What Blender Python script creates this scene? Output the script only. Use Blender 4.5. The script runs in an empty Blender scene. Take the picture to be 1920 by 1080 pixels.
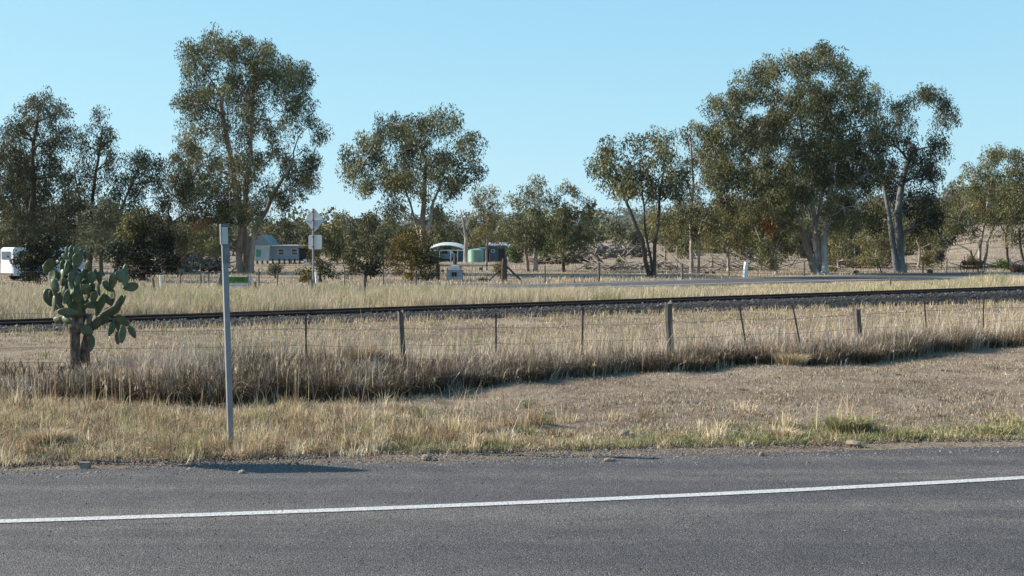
import bpy, math, random
import numpy as np
from mathutils import Vector, Matrix
R = math.radians
C = bpy.context.scene.collection
SC = bpy.context.scene
rnd = random.Random(7)
rng = np.random.default_rng(11)

# ---------------------------------------------------------------- camera, world, sun, exposure
F = 2300.0            # focal length in photo pixels (1920 wide)
CAMZ = 1.65
HOR = 465.0           # horizon row in the photo
PITCH = math.atan((540 - HOR) / F)
cam_d = bpy.data.cameras.new("camera"); cam = bpy.data.objects.new("camera", cam_d); C.objects.link(cam)
cam_d.sensor_width = 36.0; cam_d.lens = 36.0 * F / 1920.0
cam_d.clip_start = 0.1; cam_d.clip_end = 9000
cam.location = (0, 0, CAMZ); cam.rotation_euler = (R(90) - PITCH, 0, 0)
SC.camera = cam
SUN_EL = R(27.3)
SUN_DIR = Vector((-0.984 * math.cos(SUN_EL), 0.177 * math.cos(SUN_EL), math.sin(SUN_EL)))
w = bpy.data.worlds.new("World"); SC.world = w; w.use_nodes = True
nt = w.node_tree; nt.nodes.clear()
sky = nt.nodes.new("ShaderNodeTexSky"); sky.sky_type = 'NISHITA'; sky.sun_disc = False
sky.sun_elevation = SUN_EL; sky.sun_rotation = math.atan2(SUN_DIR.x, SUN_DIR.y)
sky.altitude = 300; sky.air_density = 1.0; sky.dust_density = 0.0; sky.ozone_density = 2.2
# highlight roll-off of the camera: x -> g x / (1 + g x / cap), keeps the bright horizon light cyan
def vmath(op, a, b):
    v = nt.nodes.new("ShaderNodeVectorMath"); v.operation = op
    for i, q in enumerate((a, b)):
        if isinstance(q, tuple): v.inputs[i].default_value = q
        else: nt.links.new(q, v.inputs[i])
    return v.outputs[0]
gx_ = vmath('MULTIPLY', sky.outputs[0], (1.12, 1.98, 3.6))
hs_out = vmath('DIVIDE', gx_, vmath('ADD', (1., 1., 1.), vmath('MULTIPLY', gx_, (.135 / .34, .135 / .50, .135 / .525))))
bg = nt.nodes.new("ShaderNodeBackground"); bg.inputs[1].default_value = 0.135
wo = nt.nodes.new("ShaderNodeOutputWorld")
nt.links.new(hs_out, bg.inputs[0]); nt.links.new(bg.outputs[0], wo.inputs[0])
sd = bpy.data.lights.new("sun", 'SUN'); sd.energy = 5.0; sd.angle = R(0.53); sd.color = (1.0, 0.885, 0.78)
so = bpy.data.objects.new("sun", sd); C.objects.link(so)
so.rotation_euler = SUN_DIR.to_track_quat('Z', 'Y').to_euler()
SC.view_settings.view_transform = 'Standard'; SC.view_settings.look = 'None'
SC.view_settings.exposure = 1.1; SC.view_settings.gamma = 1
SC.cycles.max_bounces = 6; SC.cycles.transparent_max_bounces = 4; SC.cycles.volume_bounces = 0

# ---------------------------------------------------------------- pixel <-> world helpers
cp, sp = math.cos(PITCH), math.sin(PITCH)
def ray(px, py):
    u = px - 960.0; v = 540.0 - py
    return u, F * cp + v * sp, v * cp - F * sp
def at(px, py, Y):
    a, b, c = ray(px, py); t = Y / b
    return Vector((a * t, Y, CAMZ + c * t))
def gnd(px, py, z=0.0):
    a, b, c = ray(px, py); t = (z - CAMZ) / c
    return Vector((a * t, b * t, z))

def _hash(ix, iy, s):
    h = np.sin(ix * 127.1 + iy * 311.7 + s * 74.7) * 43758.5453
    return h - np.floor(h)
def vn(x, y, s=0):
    x = np.asarray(x, float); y = np.asarray(y, float)
    ix = np.floor(x); iy = np.floor(y); fx = x - ix; fy = y - iy
    fx = fx * fx * (3 - 2 * fx); fy = fy * fy * (3 - 2 * fy)
    return ((_hash(ix, iy, s) * (1 - fx) + _hash(ix + 1, iy, s) * fx) * (1 - fy) +
            (_hash(ix, iy + 1, s) * (1 - fx) + _hash(ix + 1, iy + 1, s) * fx) * fy)
def fbm(x, y, s=0):
    return (vn(x, y, s) + 0.5 * vn(x * 2.1, y * 2.1, s + 1) + 0.25 * vn(x * 4.3, y * 4.3, s + 2)) / 1.75
def sstep(a, b, x):
    t = np.clip((np.asarray(x, float) - a) / (b - a), 0, 1); return t * t * (3 - 2 * t)

# foreground road edge, rail line, far road
def road_edge(x):  # grass edge of the foreground road
    return 9.14 + 0.145 * (x + 4)
def rail_y(x): return 24.6 + 0.54 * (x + 10.2)
def rail_z(x): return 0.145 + 0.0088 * (np.clip(x, -30, 60) + 10.2)
RC = 1 / math.hypot(1, 0.54)
def rail_perp(x, y): return (y - rail_y(x)) * RC - 0.55
FR = [(-140, 30), (-60, 36), (-30, 38.5), (-12, 40.6), (-4, 43.5), (3, 48.2), (11, 55), (20, 62), (32, 70.5), (50, 81), (90, 102), (180, 148)]
def fr_near(x): return np.interp(x, [p[0] for p in FR], [p[1] for p in FR])
def fr_far(x): return fr_near(x) + 8.5 + 2.5 * sstep(0, 20, x)
def H(x, y):
    x = np.asarray(x, float); y = np.asarray(y, float)
    k = x / np.maximum(y, 1)
    sl = 0.003 + 0.010 * sstep(0.02, 0.1, k) + 0.034 * sstep(0.30, 0.40, k)
    far = np.maximum(y - 95, 0) * sl
    far = np.minimum(far, 14 + 10 * sstep(0.3, 0.4, k))
    m = sstep(0.4, 1.6, y - road_edge(x)) * (1 - sstep(-3.2, -2.0, rail_perp(x, y)))
    und = m * (0.15 * (fbm(x * 0.45, y * 0.45, 3) - 0.5) + 0.06 * (fbm(x * 1.9, y * 1.9, 5) - 0.5))
    return far + und
def Hf(x, y): return float(H(x, y))

# ---------------------------------------------------------------- mesh helpers
def link(o, parent=None):
    C.objects.link(o)
    if parent is not None:
        o.parent = parent
    return o
class MB:
    def __init__(s): s.v = []; s.f = []
    def add(s, vs, fs):
        n = len(s.v); s.v += [tuple(p) for p in vs]; s.f += [tuple(i + n for i in f) for f in fs]; return s
    def box(s, c, d, rot=None, taper=1.0):
        vs = []
        for z in (-.5, .5):
            t = taper if z > 0 else 1
            for x, y in ((-.5, -.5), (.5, -.5), (.5, .5), (-.5, .5)):
                p = Vector((x * d[0] * t, y * d[1] * t, z * d[2]))
                if rot is not None: p = rot @ p
                vs.append(p + Vector(c))
        return s.add(vs, [(0, 3, 2, 1), (4, 5, 6, 7), (0, 1, 5, 4), (1, 2, 6, 5), (2, 3, 7, 6), (3, 0, 4, 7)])
    def tube(s, pts, rad, n=6, caps=True, squash=None):
        pts = [Vector(p) for p in pts]
        if not hasattr(rad, '__len__'): rad = [rad] * len(pts)
        vs = []; prev = None
        for i, p in enumerate(pts):
            t = (pts[min(i + 1, len(pts) - 1)] - pts[max(i - 1, 0)])
            t = t.normalized() if t.length > 1e-9 else Vector((0, 0, 1))
            a = Vector((1, 0, 0)) if abs(t.x) < .8 else Vector((0, 1, 0))
            if prev is not None: a = prev
            a = (a - t * a.dot(t)); a = a.normalized() if a.length > 1e-6 else t.orthogonal().normalized()
            prev = a; b = t.cross(a)
            for k in range(n):
                an = 2 * math.pi * k / n
                vs.append(p + (a * math.cos(an) + b * math.sin(an)) * rad[i])
        fs = []
        for i in range(len(pts) - 1):
            for k in range(n):
                fs.append((i * n + k, i * n + (k + 1) % n, (i + 1) * n + (k + 1) % n, (i + 1) * n + k))
        if caps:
            fs.append(tuple(range(n - 1, -1, -1))); fs.append(tuple((len(pts) - 1) * n + k for k in range(n)))
        return s.add(vs, fs)
    def prism(s, poly, th, M=None):   # poly in XZ plane, thickness along Y
        n = len(poly); vs = [Vector((x, -th / 2, z)) for x, z in poly] + [Vector((x, th / 2, z)) for x, z in poly]
        if M is not None: vs = [M @ p for p in vs]
        fs = [tuple(range(n)), tuple(range(2 * n - 1, n - 1, -1))] + [(i, n + i, n + (i + 1) % n, (i + 1) % n) for i in range(n)]
        return s.add(vs, fs)
    def build(s, name, mat, parent=None, smooth=False):
        me = bpy.data.meshes.new(name); me.from_pydata(s.v, [], s.f); me.update()
        if mat: me.materials.append(mat)
        if smooth: me.polygons.foreach_set('use_smooth', [True] * len(me.polygons))
        o = bpy.data.objects.new(name, me); link(o, parent); return o
def npmesh(name, V, Fq, mat, parent=None, col=None, smooth=False):
    """V (n,3) ; Fq (m,k) all faces with k corners; col (n,3) per-vertex linear colour"""
    me = bpy.data.meshes.new(name)
    V = np.ascontiguousarray(V, dtype=np.float32)
    me.vertices.add(len(V)); me.vertices.foreach_set('co', V.ravel())
    fl = Fq if isinstance(Fq, list) else [Fq]
    idx = np.concatenate([f.ravel() for f in fl]).astype(np.int32)
    tot = np.concatenate([np.full(len(f), f.shape[1], np.int32) for f in fl])
    st = np.concatenate([[0], np.cumsum(tot)[:-1]]).astype(np.int32)
    me.loops.add(len(idx)); me.loops.foreach_set('vertex_index', idx)
    me.polygons.add(len(tot)); me.polygons.foreach_set('loop_start', st); me.polygons.foreach_set('loop_total', tot)
    if smooth: me.polygons.foreach_set('use_smooth', np.ones(len(tot), bool))
    if col is not None:
        a = me.color_attributes.new('tint', 'BYTE_COLOR', 'POINT')
        c4 = np.ones((len(V), 4), np.float32); c4[:, :3] = np.clip(col, 0, 1)
        a.data.foreach_set('color', c4.ravel())
    me.update(calc_edges=True); me.materials.append(mat)
    o = bpy.data.objects.new(name, me); link(o, parent); return o
def tag(o, label=None, cat=None, group=None, kind=None):
    if label: o['label'] = label
    if cat: o['category'] = cat
    if group: o['group'] = group
    if kind: o['kind'] = kind
    return o
def empty(name, loc, rz=0, label=None, cat=None, group=None, kind=None):
    o = bpy.data.objects.new(name, None); C.objects.link(o); o.location = loc; o.rotation_euler = (0, 0, rz)
    o.empty_display_size = 0.2
    return tag(o, label, cat, group, kind)

# ---------------------------------------------------------------- materials
def newmat(name):
    m = bpy.data.materials.new(name); m.use_nodes = True
    n = m.node_tree; b = n.nodes['Principled BSDF']; return m, n, b
def N(n, t, **kw):
    x = n.nodes.new(t)
    for k, v in kw.items():
        if k in x.inputs: x.inputs[k].default_value = v
        else: setattr(x, k, v)
    return x
def ramp(n, stops):
    r = n.nodes.new('ShaderNodeValToRGB'); e = r.color_ramp.elements
    while len(e) < len(stops): e.new(0.5)
    for i, (p, c) in enumerate(stops):
        e[i].position = p; e[i].color = (c[0], c[1], c[2], 1) if hasattr(c, '__len__') else (c, c, c, 1)
    return r
def mat_noise(name, stops, scale=5, detail=6, rough=0.9, bump=0.3, bscale=None, stretch=(1, 1, 1), metal=0, spec=0.3, bdist=0.02):
    m, n, b = newmat(name)
    tc = N(n, 'ShaderNodeTexCoord'); mp = N(n, 'ShaderNodeMapping'); mp.inputs['Scale'].default_value = stretch
    n.links.new(tc.outputs['Object'], mp.inputs[0])
    no = N(n, 'ShaderNodeTexNoise', Scale=scale, Detail=detail, Roughness=0.62); n.links.new(mp.outputs[0], no.inputs['Vector'])
    r = ramp(n, stops); n.links.new(no.outputs[0], r.inputs[0]); n.links.new(r.outputs[0], b.inputs['Base Color'])
    b.inputs['Roughness'].default_value = rough; b.inputs['Metallic'].default_value = metal
    b.inputs['Specular IOR Level'].default_value = spec
    if bump:
        n2 = N(n, 'ShaderNodeTexNoise', Scale=bscale or scale * 3, Detail=5.0); n.links.new(mp.outputs[0], n2.inputs['Vector'])
        bm = N(n, 'ShaderNodeBump', Strength=bump, Distance=bdist); n.links.new(n2.outputs[0], bm.inputs['Height']); n.links.new(bm.outputs[0], b.inputs['Normal'])
    return m
def mat_leaf(name, trans=0.3, rough=0.75, spec=0.3):
    m, n, b = newmat(name)
    a = N(n, 'ShaderNodeAttribute', attribute_name='tint'); n.links.new(a.outputs['Color'], b.inputs['Base Color'])
    b.inputs['Roughness'].default_value = rough; b.inputs['Specular IOR Level'].default_value = spec
    tr = N(n, 'ShaderNodeBsdfTranslucent'); n.links.new(a.outputs['Color'], tr.inputs[0])
    mx = N(n, 'ShaderNodeMixShader'); mx.inputs[0].default_value = trans
    n.links.new(b.outputs[0], mx.inputs[1]); n.links.new(tr.outputs[0], mx.inputs[2])
    n.links.new(mx.outputs[0], n.nodes['Material Output'].inputs[0]); return m
M = {}
M['leaf'] = mat_leaf('foliage', 0.16, 0.65, 0.16)
M['grass'] = mat_leaf('grass_blade', 0.22, 0.8, 0.15); M['dense_grass'] = mat_leaf('dense_grass_blade', 0.07, 0.85, 0.1)
M['bark'] = mat_noise('pale_bark', [(0.3, (.11, .075, .055)), (0.45, (.22, .185, .155)), (0.57, (.40, .37, .33)), (0.74, (.60, .57, .52))], 1.1, 5, 0.85, 0.5, 6, (1, 1, .35), bdist=.05)
M['bark_red'] = mat_noise('reddish_bark', [(0.3, (.07, .04, .028)), (0.46, (.21, .14, .105)), (0.6, (.36, .28, .225)), (0.76, (.58, .52, .46))], 1.3, 5, 0.9, 0.5, 6, (1, 1, .3), bdist=.05)
M['bark_dark'] = mat_noise('dark_bark', [(0.3, (.035, .026, .02)), (0.6, (.09, .07, .055)), (0.8, (.17, .14, .11))], 3, 5, 0.95, 0.6, 12, (1, 1, .3), bdist=.04)
M['bark_shade'] = mat_noise('smooth_shaded_bark', [(0.3, (.06, .058, .058)), (0.55, (.13, .135, .14)), (0.8, (.22, .225, .23))], 1.3, 5, 0.8, 0.4, 8, (1, 1, .3), bdist=.03)  # blue-grey puts the shade on this trunk into the bark colour
M['post'] = mat_noise('weathered_timber', [(0.3, (.06, .05, .042)), (0.55, (.14, .12, .10)), (0.75, (.23, .205, .18))], 14, 6, 0.9, 0.8, 40, (1, 1, .12), bdist=.012)
M['steel'] = mat_noise('dark_steel', [(0.3, (.05, .042, .04)), (0.7, (.11, .09, .08))], 20, 4, 0.7, 0.1, None, metal=.3)
M['galv'] = mat_noise('galvanised_steel', [(0.3, (.17, .175, .19)), (0.55, (.23, .235, .25)), (0.75, (.31, .315, .325))], 9, 6, 0.5, 0.05, 60, (1, 1, .5), metal=.35, spec=.5)
M['wire'] = mat_noise('rusty_wire', [(0.3, (.06, .045, .035)), (0.7, (.14, .11, .09))], 20, 2, 0.6, 0, metal=.5)
M['white'] = mat_noise('white_paint', [(0.3, (.62, .61, .57)), (0.7, (.80, .80, .77))], 4, 5, 0.6, 0.05)
M['rust'] = mat_noise('rusty_iron', [(0.3, (.07, .03, .02)), (0.55, (.16, .065, .035)), (0.8, (.25, .12, .07))], 6, 6, 0.9, 0.3)
M['rail'] = mat_noise('rusty_rail', [(0.3, (.035, .022, .017)), (0.6, (.07, .045, .035)), (0.8, (.11, .075, .055))], 6, 5, 0.75, 0.15, metal=.2)
M['sleeper'] = mat_noise('sleeper_timber', [(0.3, (.04, .032, .026)), (0.7, (.12, .10, .085))], 8, 5, 0.95, 0.5)
M['concrete'] = mat_noise('grey_concrete', [(0.3, (.20, .21, .22)), (0.7, (.33, .34, .35))], 3, 6, 0.9, 0.3)
M['black'] = mat_noise('dark_opening', [(0.3, (.008, .008, .009)), (0.7, (.02, .02, .022))], 3, 2, 0.8, 0)
M['glass'] = mat_noise('window_glass', [(0.3, (.02, .03, .04)), (0.7, (.05, .07, .09))], 2, 2, 0.12, 0, spec=.6)
M['log'] = mat_noise('grey_log', [(0.3, (.09, .075, .06)), (0.55, (.22, .19, .16)), (0.8, (.42, .38, .33))], 4, 5, 0.9, 0.5, 14)
M['rock'] = mat_noise('pale_stone', [(0.3, (.15, .115, .085)), (0.7, (.30, .245, .19))], 9, 6, 0.95, 0.6, 30)
M['rubber'] = mat_noise('tyre_rubber', [(0.3, (.015, .015, .015)), (0.7, (.035, .033, .03))], 5, 3, 0.9, 0.1)

def ground_material():
    m, n, b = newmat('dry_ground'); L = n.links
    tc = N(n, 'ShaderNodeTexCoord')
    def noise(sc, det=6, ro=0.6, st=None):
        x = N(n, 'ShaderNodeTexNoise', Scale=sc, Detail=det, Roughness=ro)
        if st:
            mp = N(n, 'ShaderNodeMapping'); mp.inputs['Scale'].default_value = st; L.new(tc.outputs['Object'], mp.inputs[0]); L.new(mp.outputs[0], x.inputs['Vector'])
        else: L.new(tc.outputs['Object'], x.inputs['Vector'])
        return x
    a = noise(0.35, 8, .62); ra = ramp(n, [(0.32, (.190, .146, .106)), (0.5, (.290, .230, .168)), (0.68, (.385, .315, .232))]); L.new(a.outputs[0], ra.inputs[0])
    f = noise(26, 8, .75); rf = ramp(n, [(0.30, .18), (0.44, .72), (0.6, 1.0), (0.72, 1.35)]); L.new(f.outputs[0], rf.inputs[0])
    g = noise(2.2, 7, .7); rg = ramp(n, [(0.36, (0.62, .58, .55)), (0.5, (1, 1, 1)), (0.7, (1.12, 1.13, 1.02))]); L.new(g.outputs[0], rg.inputs[0])
    m1 = N(n, 'ShaderNodeMix', data_type='RGBA', blend_type='MULTIPLY'); m1.inputs[0].default_value = .8; L.new(ra.outputs[0], m1.inputs[6]); L.new(rf.outputs[0], m1.inputs[7])
    m2 = N(n, 'ShaderNodeMix', data_type='RGBA', blend_type='MULTIPLY'); m2.inputs[0].default_value = .9; L.new(m1.outputs[2], m2.inputs[6]); L.new(rg.outputs[0], m2.inputs[7])
    # sparse greenish tint
    gg = noise(0.8, 4); rgg = ramp(n, [(0.56, 0.0), (0.72, .45)]); L.new(gg.outputs[0], rgg.inputs[0])
    m3 = N(n, 'ShaderNodeMix', data_type='RGBA', blend_type='MIX'); m3.inputs[7].default_value = (.20, .18, .10, 1); L.new(rgg.outputs[0], m3.inputs[0]); L.new(m2.outputs[2], m3.inputs[6])
    L.new(m3.outputs[2], b.inputs['Base Color'])
    b.inputs['Roughness'].default_value = 1; b.inputs['Specular IOR Level'].default_value = .1
    bn = noise(14, 8, .8); bm = N(n, 'ShaderNodeBump', Strength=.9, Distance=.06); L.new(bn.outputs[0], bm.inputs['Height']); L.new(bm.outputs[0], b.inputs['Normal'])
    return m
def asphalt_material(name, base=1.0):
    m, n, b = newmat(name); L = n.links
    tc = N(n, 'ShaderNodeTexCoord')
    v = N(n, 'ShaderNodeTexVoronoi', Scale=130.0); L.new(tc.outputs['Object'], v.inputs['Vector'])
    sep = N(n, 'ShaderNodeSeparateColor'); L.new(v.outputs['Color'], sep.inputs[0])
    r = ramp(n, [(0.0, (.024, .022, .022)), (0.22, (.054, .050, .0495)), (0.6, (.076, .071, .068)), (0.88, (.104, .097, .089)), (1.0, (.17, .158, .14))]); L.new(sep.outputs[0], r.inputs[0])
    no = N(n, 'ShaderNodeTexNoise', Scale=.9, Detail=5.0)
    mp = N(n, 'ShaderNodeMapping'); mp.inputs['Rotation'].default_value = (0, 0, R(-12)); mp.inputs['Scale'].default_value = (.10, 2.6, 1)
    L.new(tc.outputs['Object'], mp.inputs[0]); L.new(mp.outputs[0], no.inputs['Vector'])
    r2 = ramp(n, [(0.37, (.80 * base, .78 * base, .79 * base)), (0.5, (1.02 * base, .99 * base, .97 * base)), (0.60, (1.36 * base, 1.31 * base, 1.22 * base))]); L.new(no.outputs[0], r2.inputs[0])
    mx = N(n, 'ShaderNodeMix', data_type='RGBA', blend_type='MULTIPLY'); mx.inputs[0].default_value = 1; L.new(r.outputs[0], mx.inputs[6]); L.new(r2.outputs[0], mx.inputs[7])
    n3 = N(n, 'ShaderNodeTexNoise', Scale=3.5, Detail=6.0); L.new(tc.outputs['Object'], n3.inputs['Vector'])
    r3 = ramp(n, [(0.3, .82), (0.7, 1.14)]); L.new(n3.outputs[0], r3.inputs[0])
    mx2 = N(n, 'ShaderNodeMix', data_type='RGBA', blend_type='MULTIPLY'); mx2.inputs[0].default_value = 1; L.new(mx.outputs[2], mx2.inputs[6]); L.new(r3.outputs[0], mx2.inputs[7])
    L.new(mx2.outputs[2], b.inputs['Base Color'])
    b.inputs['Roughness'].default_value = .75; b.inputs['Specular IOR Level'].default_value = .35
    bm = N(n, 'ShaderNodeBump', Strength=.5, Distance=.010); L.new(v.outputs['Distance'], bm.inputs['Height']); bm.invert = True
    L.new(bm.outputs[0], b.inputs['Normal']); return m
def paint_material():
    m, n, b = newmat('road_paint'); L = n.links
    tc = N(n, 'ShaderNodeTexCoord')
    v = N(n, 'ShaderNodeTexNoise', Scale=55.0, Detail=5.0, Roughness=.8); L.new(tc.outputs['Object'], v.inputs['Vector'])
    r = ramp(n, [(0.37, (.10, .10, .10)), (0.45, (.32, .32, .30)), (0.56, (.54, .54, .51))]); L.new(v.outputs[0], r.inputs[0]); L.new(r.outputs[0], b.inputs['Base Color'])
    b.inputs['Roughness'].default_value = .7; return m
M['ground'] = ground_material(); M['asphalt'] = asphalt_material('chip_seal'); M['asphalt_far'] = asphalt_material('far_chip_seal', 1.0); M['paint'] = paint_material()

# ---------------------------------------------------------------- setting: ground, roads
def build_ground():
    ys = np.concatenate([np.linspace(-25, 6, 12), np.linspace(6.5, 45, 150), np.geomspace(45.6, 6500, 170)])
    us = np.sign(np.linspace(-1, 1, 241)) * np.abs(np.linspace(-1, 1, 241)) ** 1.15
    Y, U = np.meshgrid(ys, us, indexing='ij'); X = U * (26 + 0.75 * np.maximum(Y, 0) + 0.0 * Y)
    Z = H(X, Y)
    V = np.stack([X, Y, Z], -1).reshape(-1, 3); nr, nc = X.shape
    i = np.arange(nr - 1)[:, None] * nc + np.arange(nc - 1)[None, :]; i = i.ravel()
    Fq = np.stack([i, i + 1, i + nc + 1, i + nc], -1)
    o = npmesh('ground', V, Fq, M['ground'], smooth=True); tag(o, kind='structure')
build_ground()
def strip(name, xs, ynear, yfar, z, mat, ny=2, zf=None):
    xs = np.asarray(xs, float); a = np.array([ynear(x) for x in xs]); b = np.array([yfar(x) for x in xs])
    V = []
    for k in range(ny):
        y = a + (b - a) * k / (ny - 1); zz = np.full_like(xs, z) if zf is None else zf(xs, y)
        V.append(np.stack([xs, y, zz], -1))
    V = np.concatenate(V); n = len(xs); Fq = []
    for k in range(ny - 1):
        i = np.arange(n - 1) + k * n; Fq.append(np.stack([i, i + 1, i + n + 1, i + n], -1))
    return tag(npmesh(name, V, np.concatenate(Fq), mat), kind='structure')
def edge_wob(x): return road_edge(x) - 0.22 + 0.22 * (fbm(x * .8, 3.3, 9) - .5) + 0.10 * (fbm(x * 5, 1.3, 10) - .5)
strip('road', np.linspace(-60, 60, 900), lambda x: -14 + .1 * x, edge_wob, 0.012, M['asphalt'])
# painted edge line of the foreground road, slightly curved, 0.11 m wide
lp = [gnd(0, 981), gnd(480, 969), gnd(960, 947), gnd(1440, 924), gnd(1920, 900)]
co = np.polyfit([p.x for p in lp], [p.y for p in lp], 2)
def line_y(x):
    xx = np.clip(x, -6, 6); y = np.polyval(co, xx); s = 2 * co[0] * xx + co[1]; return y + s * (x - xx)
strip('edge_line', np.linspace(-50, 50, 300), lambda x: line_y(x) - .052 + .004 * math.sin(37 * x), lambda x: line_y(x) + .052, 0.0165, M['paint'])
# far road
fx = np.concatenate([np.linspace(-140, -20, 40), np.linspace(-19, 60, 120), np.linspace(62, 180, 30)])
strip('far_road', fx, lambda x: float(fr_near(x)), lambda x: float(fr_far(x)), .02, M['asphalt_far'], 4, lambda x, y: H(x, y) + .03)
strip('far_road_edge_line', fx, lambda x: float(fr_near(x)) + 2.2, lambda x: float(fr_near(x)) + 2.55, .03, M['paint'], 2, lambda x, y: H(x, y) + .036)
strip('far_road_edge_line', fx, lambda x: float(fr_far(x)) - 1.3, lambda x: float(fr_far(x)) - 1.05, .03, M['paint'], 2, lambda x, y: H(x, y) + .036)

# loose gravel on the shoulder and small litter on the seal: uncountable
def pebbles(name, X, Y, Z, S, cols, mat):
    n = len(X); base = np.array([[1, 0, 0], [0, 1, 0], [-1, 0, 0], [0, -1, 0], [0, 0, .8], [0, 0, -.5]])
    f = np.array([[0, 1, 4], [1, 2, 4], [2, 3, 4], [3, 0, 4]])
    a = rng.uniform(0, 6.28, n); ca, sa = np.cos(a)[:, None], np.sin(a)[:, None]
    b = base[None] * rng.uniform(.6, 1.25, (n, 6, 1)) * S[:, None, None]
    bx = b[..., 0] * ca - b[..., 1] * sa; by = b[..., 0] * sa + b[..., 1] * ca
    V = np.stack([bx + X[:, None], by + Y[:, None], b[..., 2] + Z[:, None]], -1).reshape(-1, 3)
    Fq = (f[None] + (np.arange(n) * 6)[:, None, None]).reshape(-1, 3)
    return npmesh(name, V, Fq, mat, col=np.repeat(cols, 6, 0))
M['peb'] = mat_leaf('gravel_stone', 0.0, 0.9, .2)
n = 16000
X = rng.uniform(-7, 7, n); off = rng.normal(-.12, .22, n); Y = road_edge(X) + off
k = (fbm(X * .7, Y * 2, 31) > .42) | (rng.random(n) < .3); X, Y = X[k], Y[k]; n = len(X)
g = rng.uniform(.05, .20, n); cc = np.stack([g * 1.1, g * .97, g * .86], -1)
tag(pebbles('gravel', X, Y, H(X, Y) + .012, rng.uniform(.004, .011, n) * (1 + 1.0 * (rng.random(n) < .04)), cc, M['peb']), 'loose grey gravel along the edge of the foreground road', 'gravel', kind='stuff')
n = 5200; X = rng.uniform(-7, 7, n); Y = road_edge(X) + .10 + .30 * (fbm(X * .9, X * 0, 71) - .3) + rng.normal(0, .06, n); k = rng.random(n) < np.where(X < 1.5, .9, .35); X, Y = X[k], Y[k]; n = len(X)
g = rng.uniform(.03, .12, n); cc = np.stack([g * 1.25, g * .95, g * .72], -1)
tag(pebbles('soil_clods', X, Y, H(X, Y) + .012, rng.uniform(.006, .022, n), cc, M['peb']), 'dark crumbled soil clods where the grass meets the bitumen', 'soil', kind='stuff')
n = 2600
X = rng.uniform(-7, 7, n); Y = rng.uniform(5.2, 9.2, n); k = Y < road_edge(X) - .2; X, Y = X[k], Y[k]; n = len(X)
g = np.where(rng.random(n) < .7, rng.uniform(.02, .05, n), rng.uniform(.14, .28, n)); cc = np.stack([g, g * .97, g * .92], -1)
tag(pebbles('stone_chips', X, Y, np.full(n, .014), rng.uniform(.003, .007, n), cc, M['peb']), 'loose stone chips scattered over the bitumen', 'stone chips', kind='stuff')

# ---------------------------------------------------------------- railway
def railway():
    xs = np.linspace(-60, 110, 500)
    prof = [(-1.75, -1), (-1.25, .02), (-.95, .065), (-.62, .08), (-.50, .0), (1.3, .02), (1.55, 0), (2.4, -1)]
    dn = np.array([-0.54, 1]) * RC; V = []
    for q, (o, h) in enumerate(prof):
        zt = rail_z(xs) - .14
        z = np.where(h < -.5, -.05, zt + h)
        j = .12 * (fbm(xs * 2, xs * 0 + q, 40) - .5)
        V.append(np.stack([xs + dn[0] * (o + .55 + j), rail_y(xs) + dn[1] * (o + .55 + j), z], -1))
    V = np.concatenate(V); n = len(xs); Fq = []
    for k in range(len(prof) - 1):
        i = np.arange(n - 1) + k * n; Fq.append(np.stack([i, i + 1, i + n + 1, i + n], -1))
    M['ballast'] = mat_noise('ballast_bed', [(0.36, (.012, .011, .011)), (0.5, (.03, .028, .026)), (0.66, (.09, .085, .078))], 28, 5, 1, 1, 24, bdist=.08)
    tag(npmesh('ballast_bed', V, np.concatenate(Fq), M['ballast']), kind='structure')
    m = 30000; X = rng.uniform(-30, 55, m); o = rng.uniform(-1.7, 1.75, m)
    zt = rail_z(X) - .14; z = np.where(o < -1.25, np.interp(o, [-1.75, -1.25], [0, 1]) * (zt + .05) - .03, zt + np.interp(o, [-1.25, -.95, -.62, -.5], [.03, .075, .09, .01]))
    Xw = X + dn[0] * (o + .55); Yw = rail_y(X) + dn[1] * (o + .55)
    g = np.where(rng.random(m) < .10, rng.uniform(.10, .22, m), rng.uniform(.014, .085, m)); cc = np.stack([g, g * .96, g * .9], -1)
    tag(pebbles('ballast_stone', Xw, Yw, z, rng.uniform(.022, .045, m), cc, M['peb']), 'dark broken ballast stone under the railway track', 'ballast', kind='stuff')
    x0 = -14.; root = empty('railway_track', (x0, rail_y(x0), 0), 0, 'rusty single railway track running low across the dry paddock', 'railway track')
    def rl(off):
        b = MB(); pr = [(-.065, 0), (.065, 0), (.065, .015), (.012, .03), (.012, .12), (.035, .13), (.035, .16), (-.035, .16), (-.035, .13), (-.012, .12), (-.012, .03), (-.065, .015)]
        vs = []; X = np.linspace(-58, 108, 60)
        for x in X:
            for a, h in pr:
                vs.append((x + dn[0] * (off + a) - x0, rail_y(x) + dn[1] * (off + a) - rail_y(x0), rail_z(x) - .15 + h))
        k = len(pr); fs = [(i * k + j, i * k + (j + 1) % k, (i + 1) * k + (j + 1) % k, (i + 1) * k + j) for i in range(len(X) - 1) for j in range(k)]
        b.add(vs, fs); return b.build('rail', M['rail'], root)
    rl(0); rl(1.1)
    proto = MB().box((0, 0, 0), (.22, 2.1, .13)).build('sleeper', M['sleeper'], root)
    yaw = math.atan(.54)
    for i in range(92):
        s = -11 + i * .66; x = s * RC; o = proto if i == 0 else proto.copy()
        if i: link(o, root)
        o.location = (x + dn[0] * .55 - x0, rail_y(x) + dn[1] * .55 - rail_y(x0), rail_z(x) - .145 - .065); o.rotation_euler = (0, 0, yaw + rnd.uniform(-.02, .02))
railway()

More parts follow.
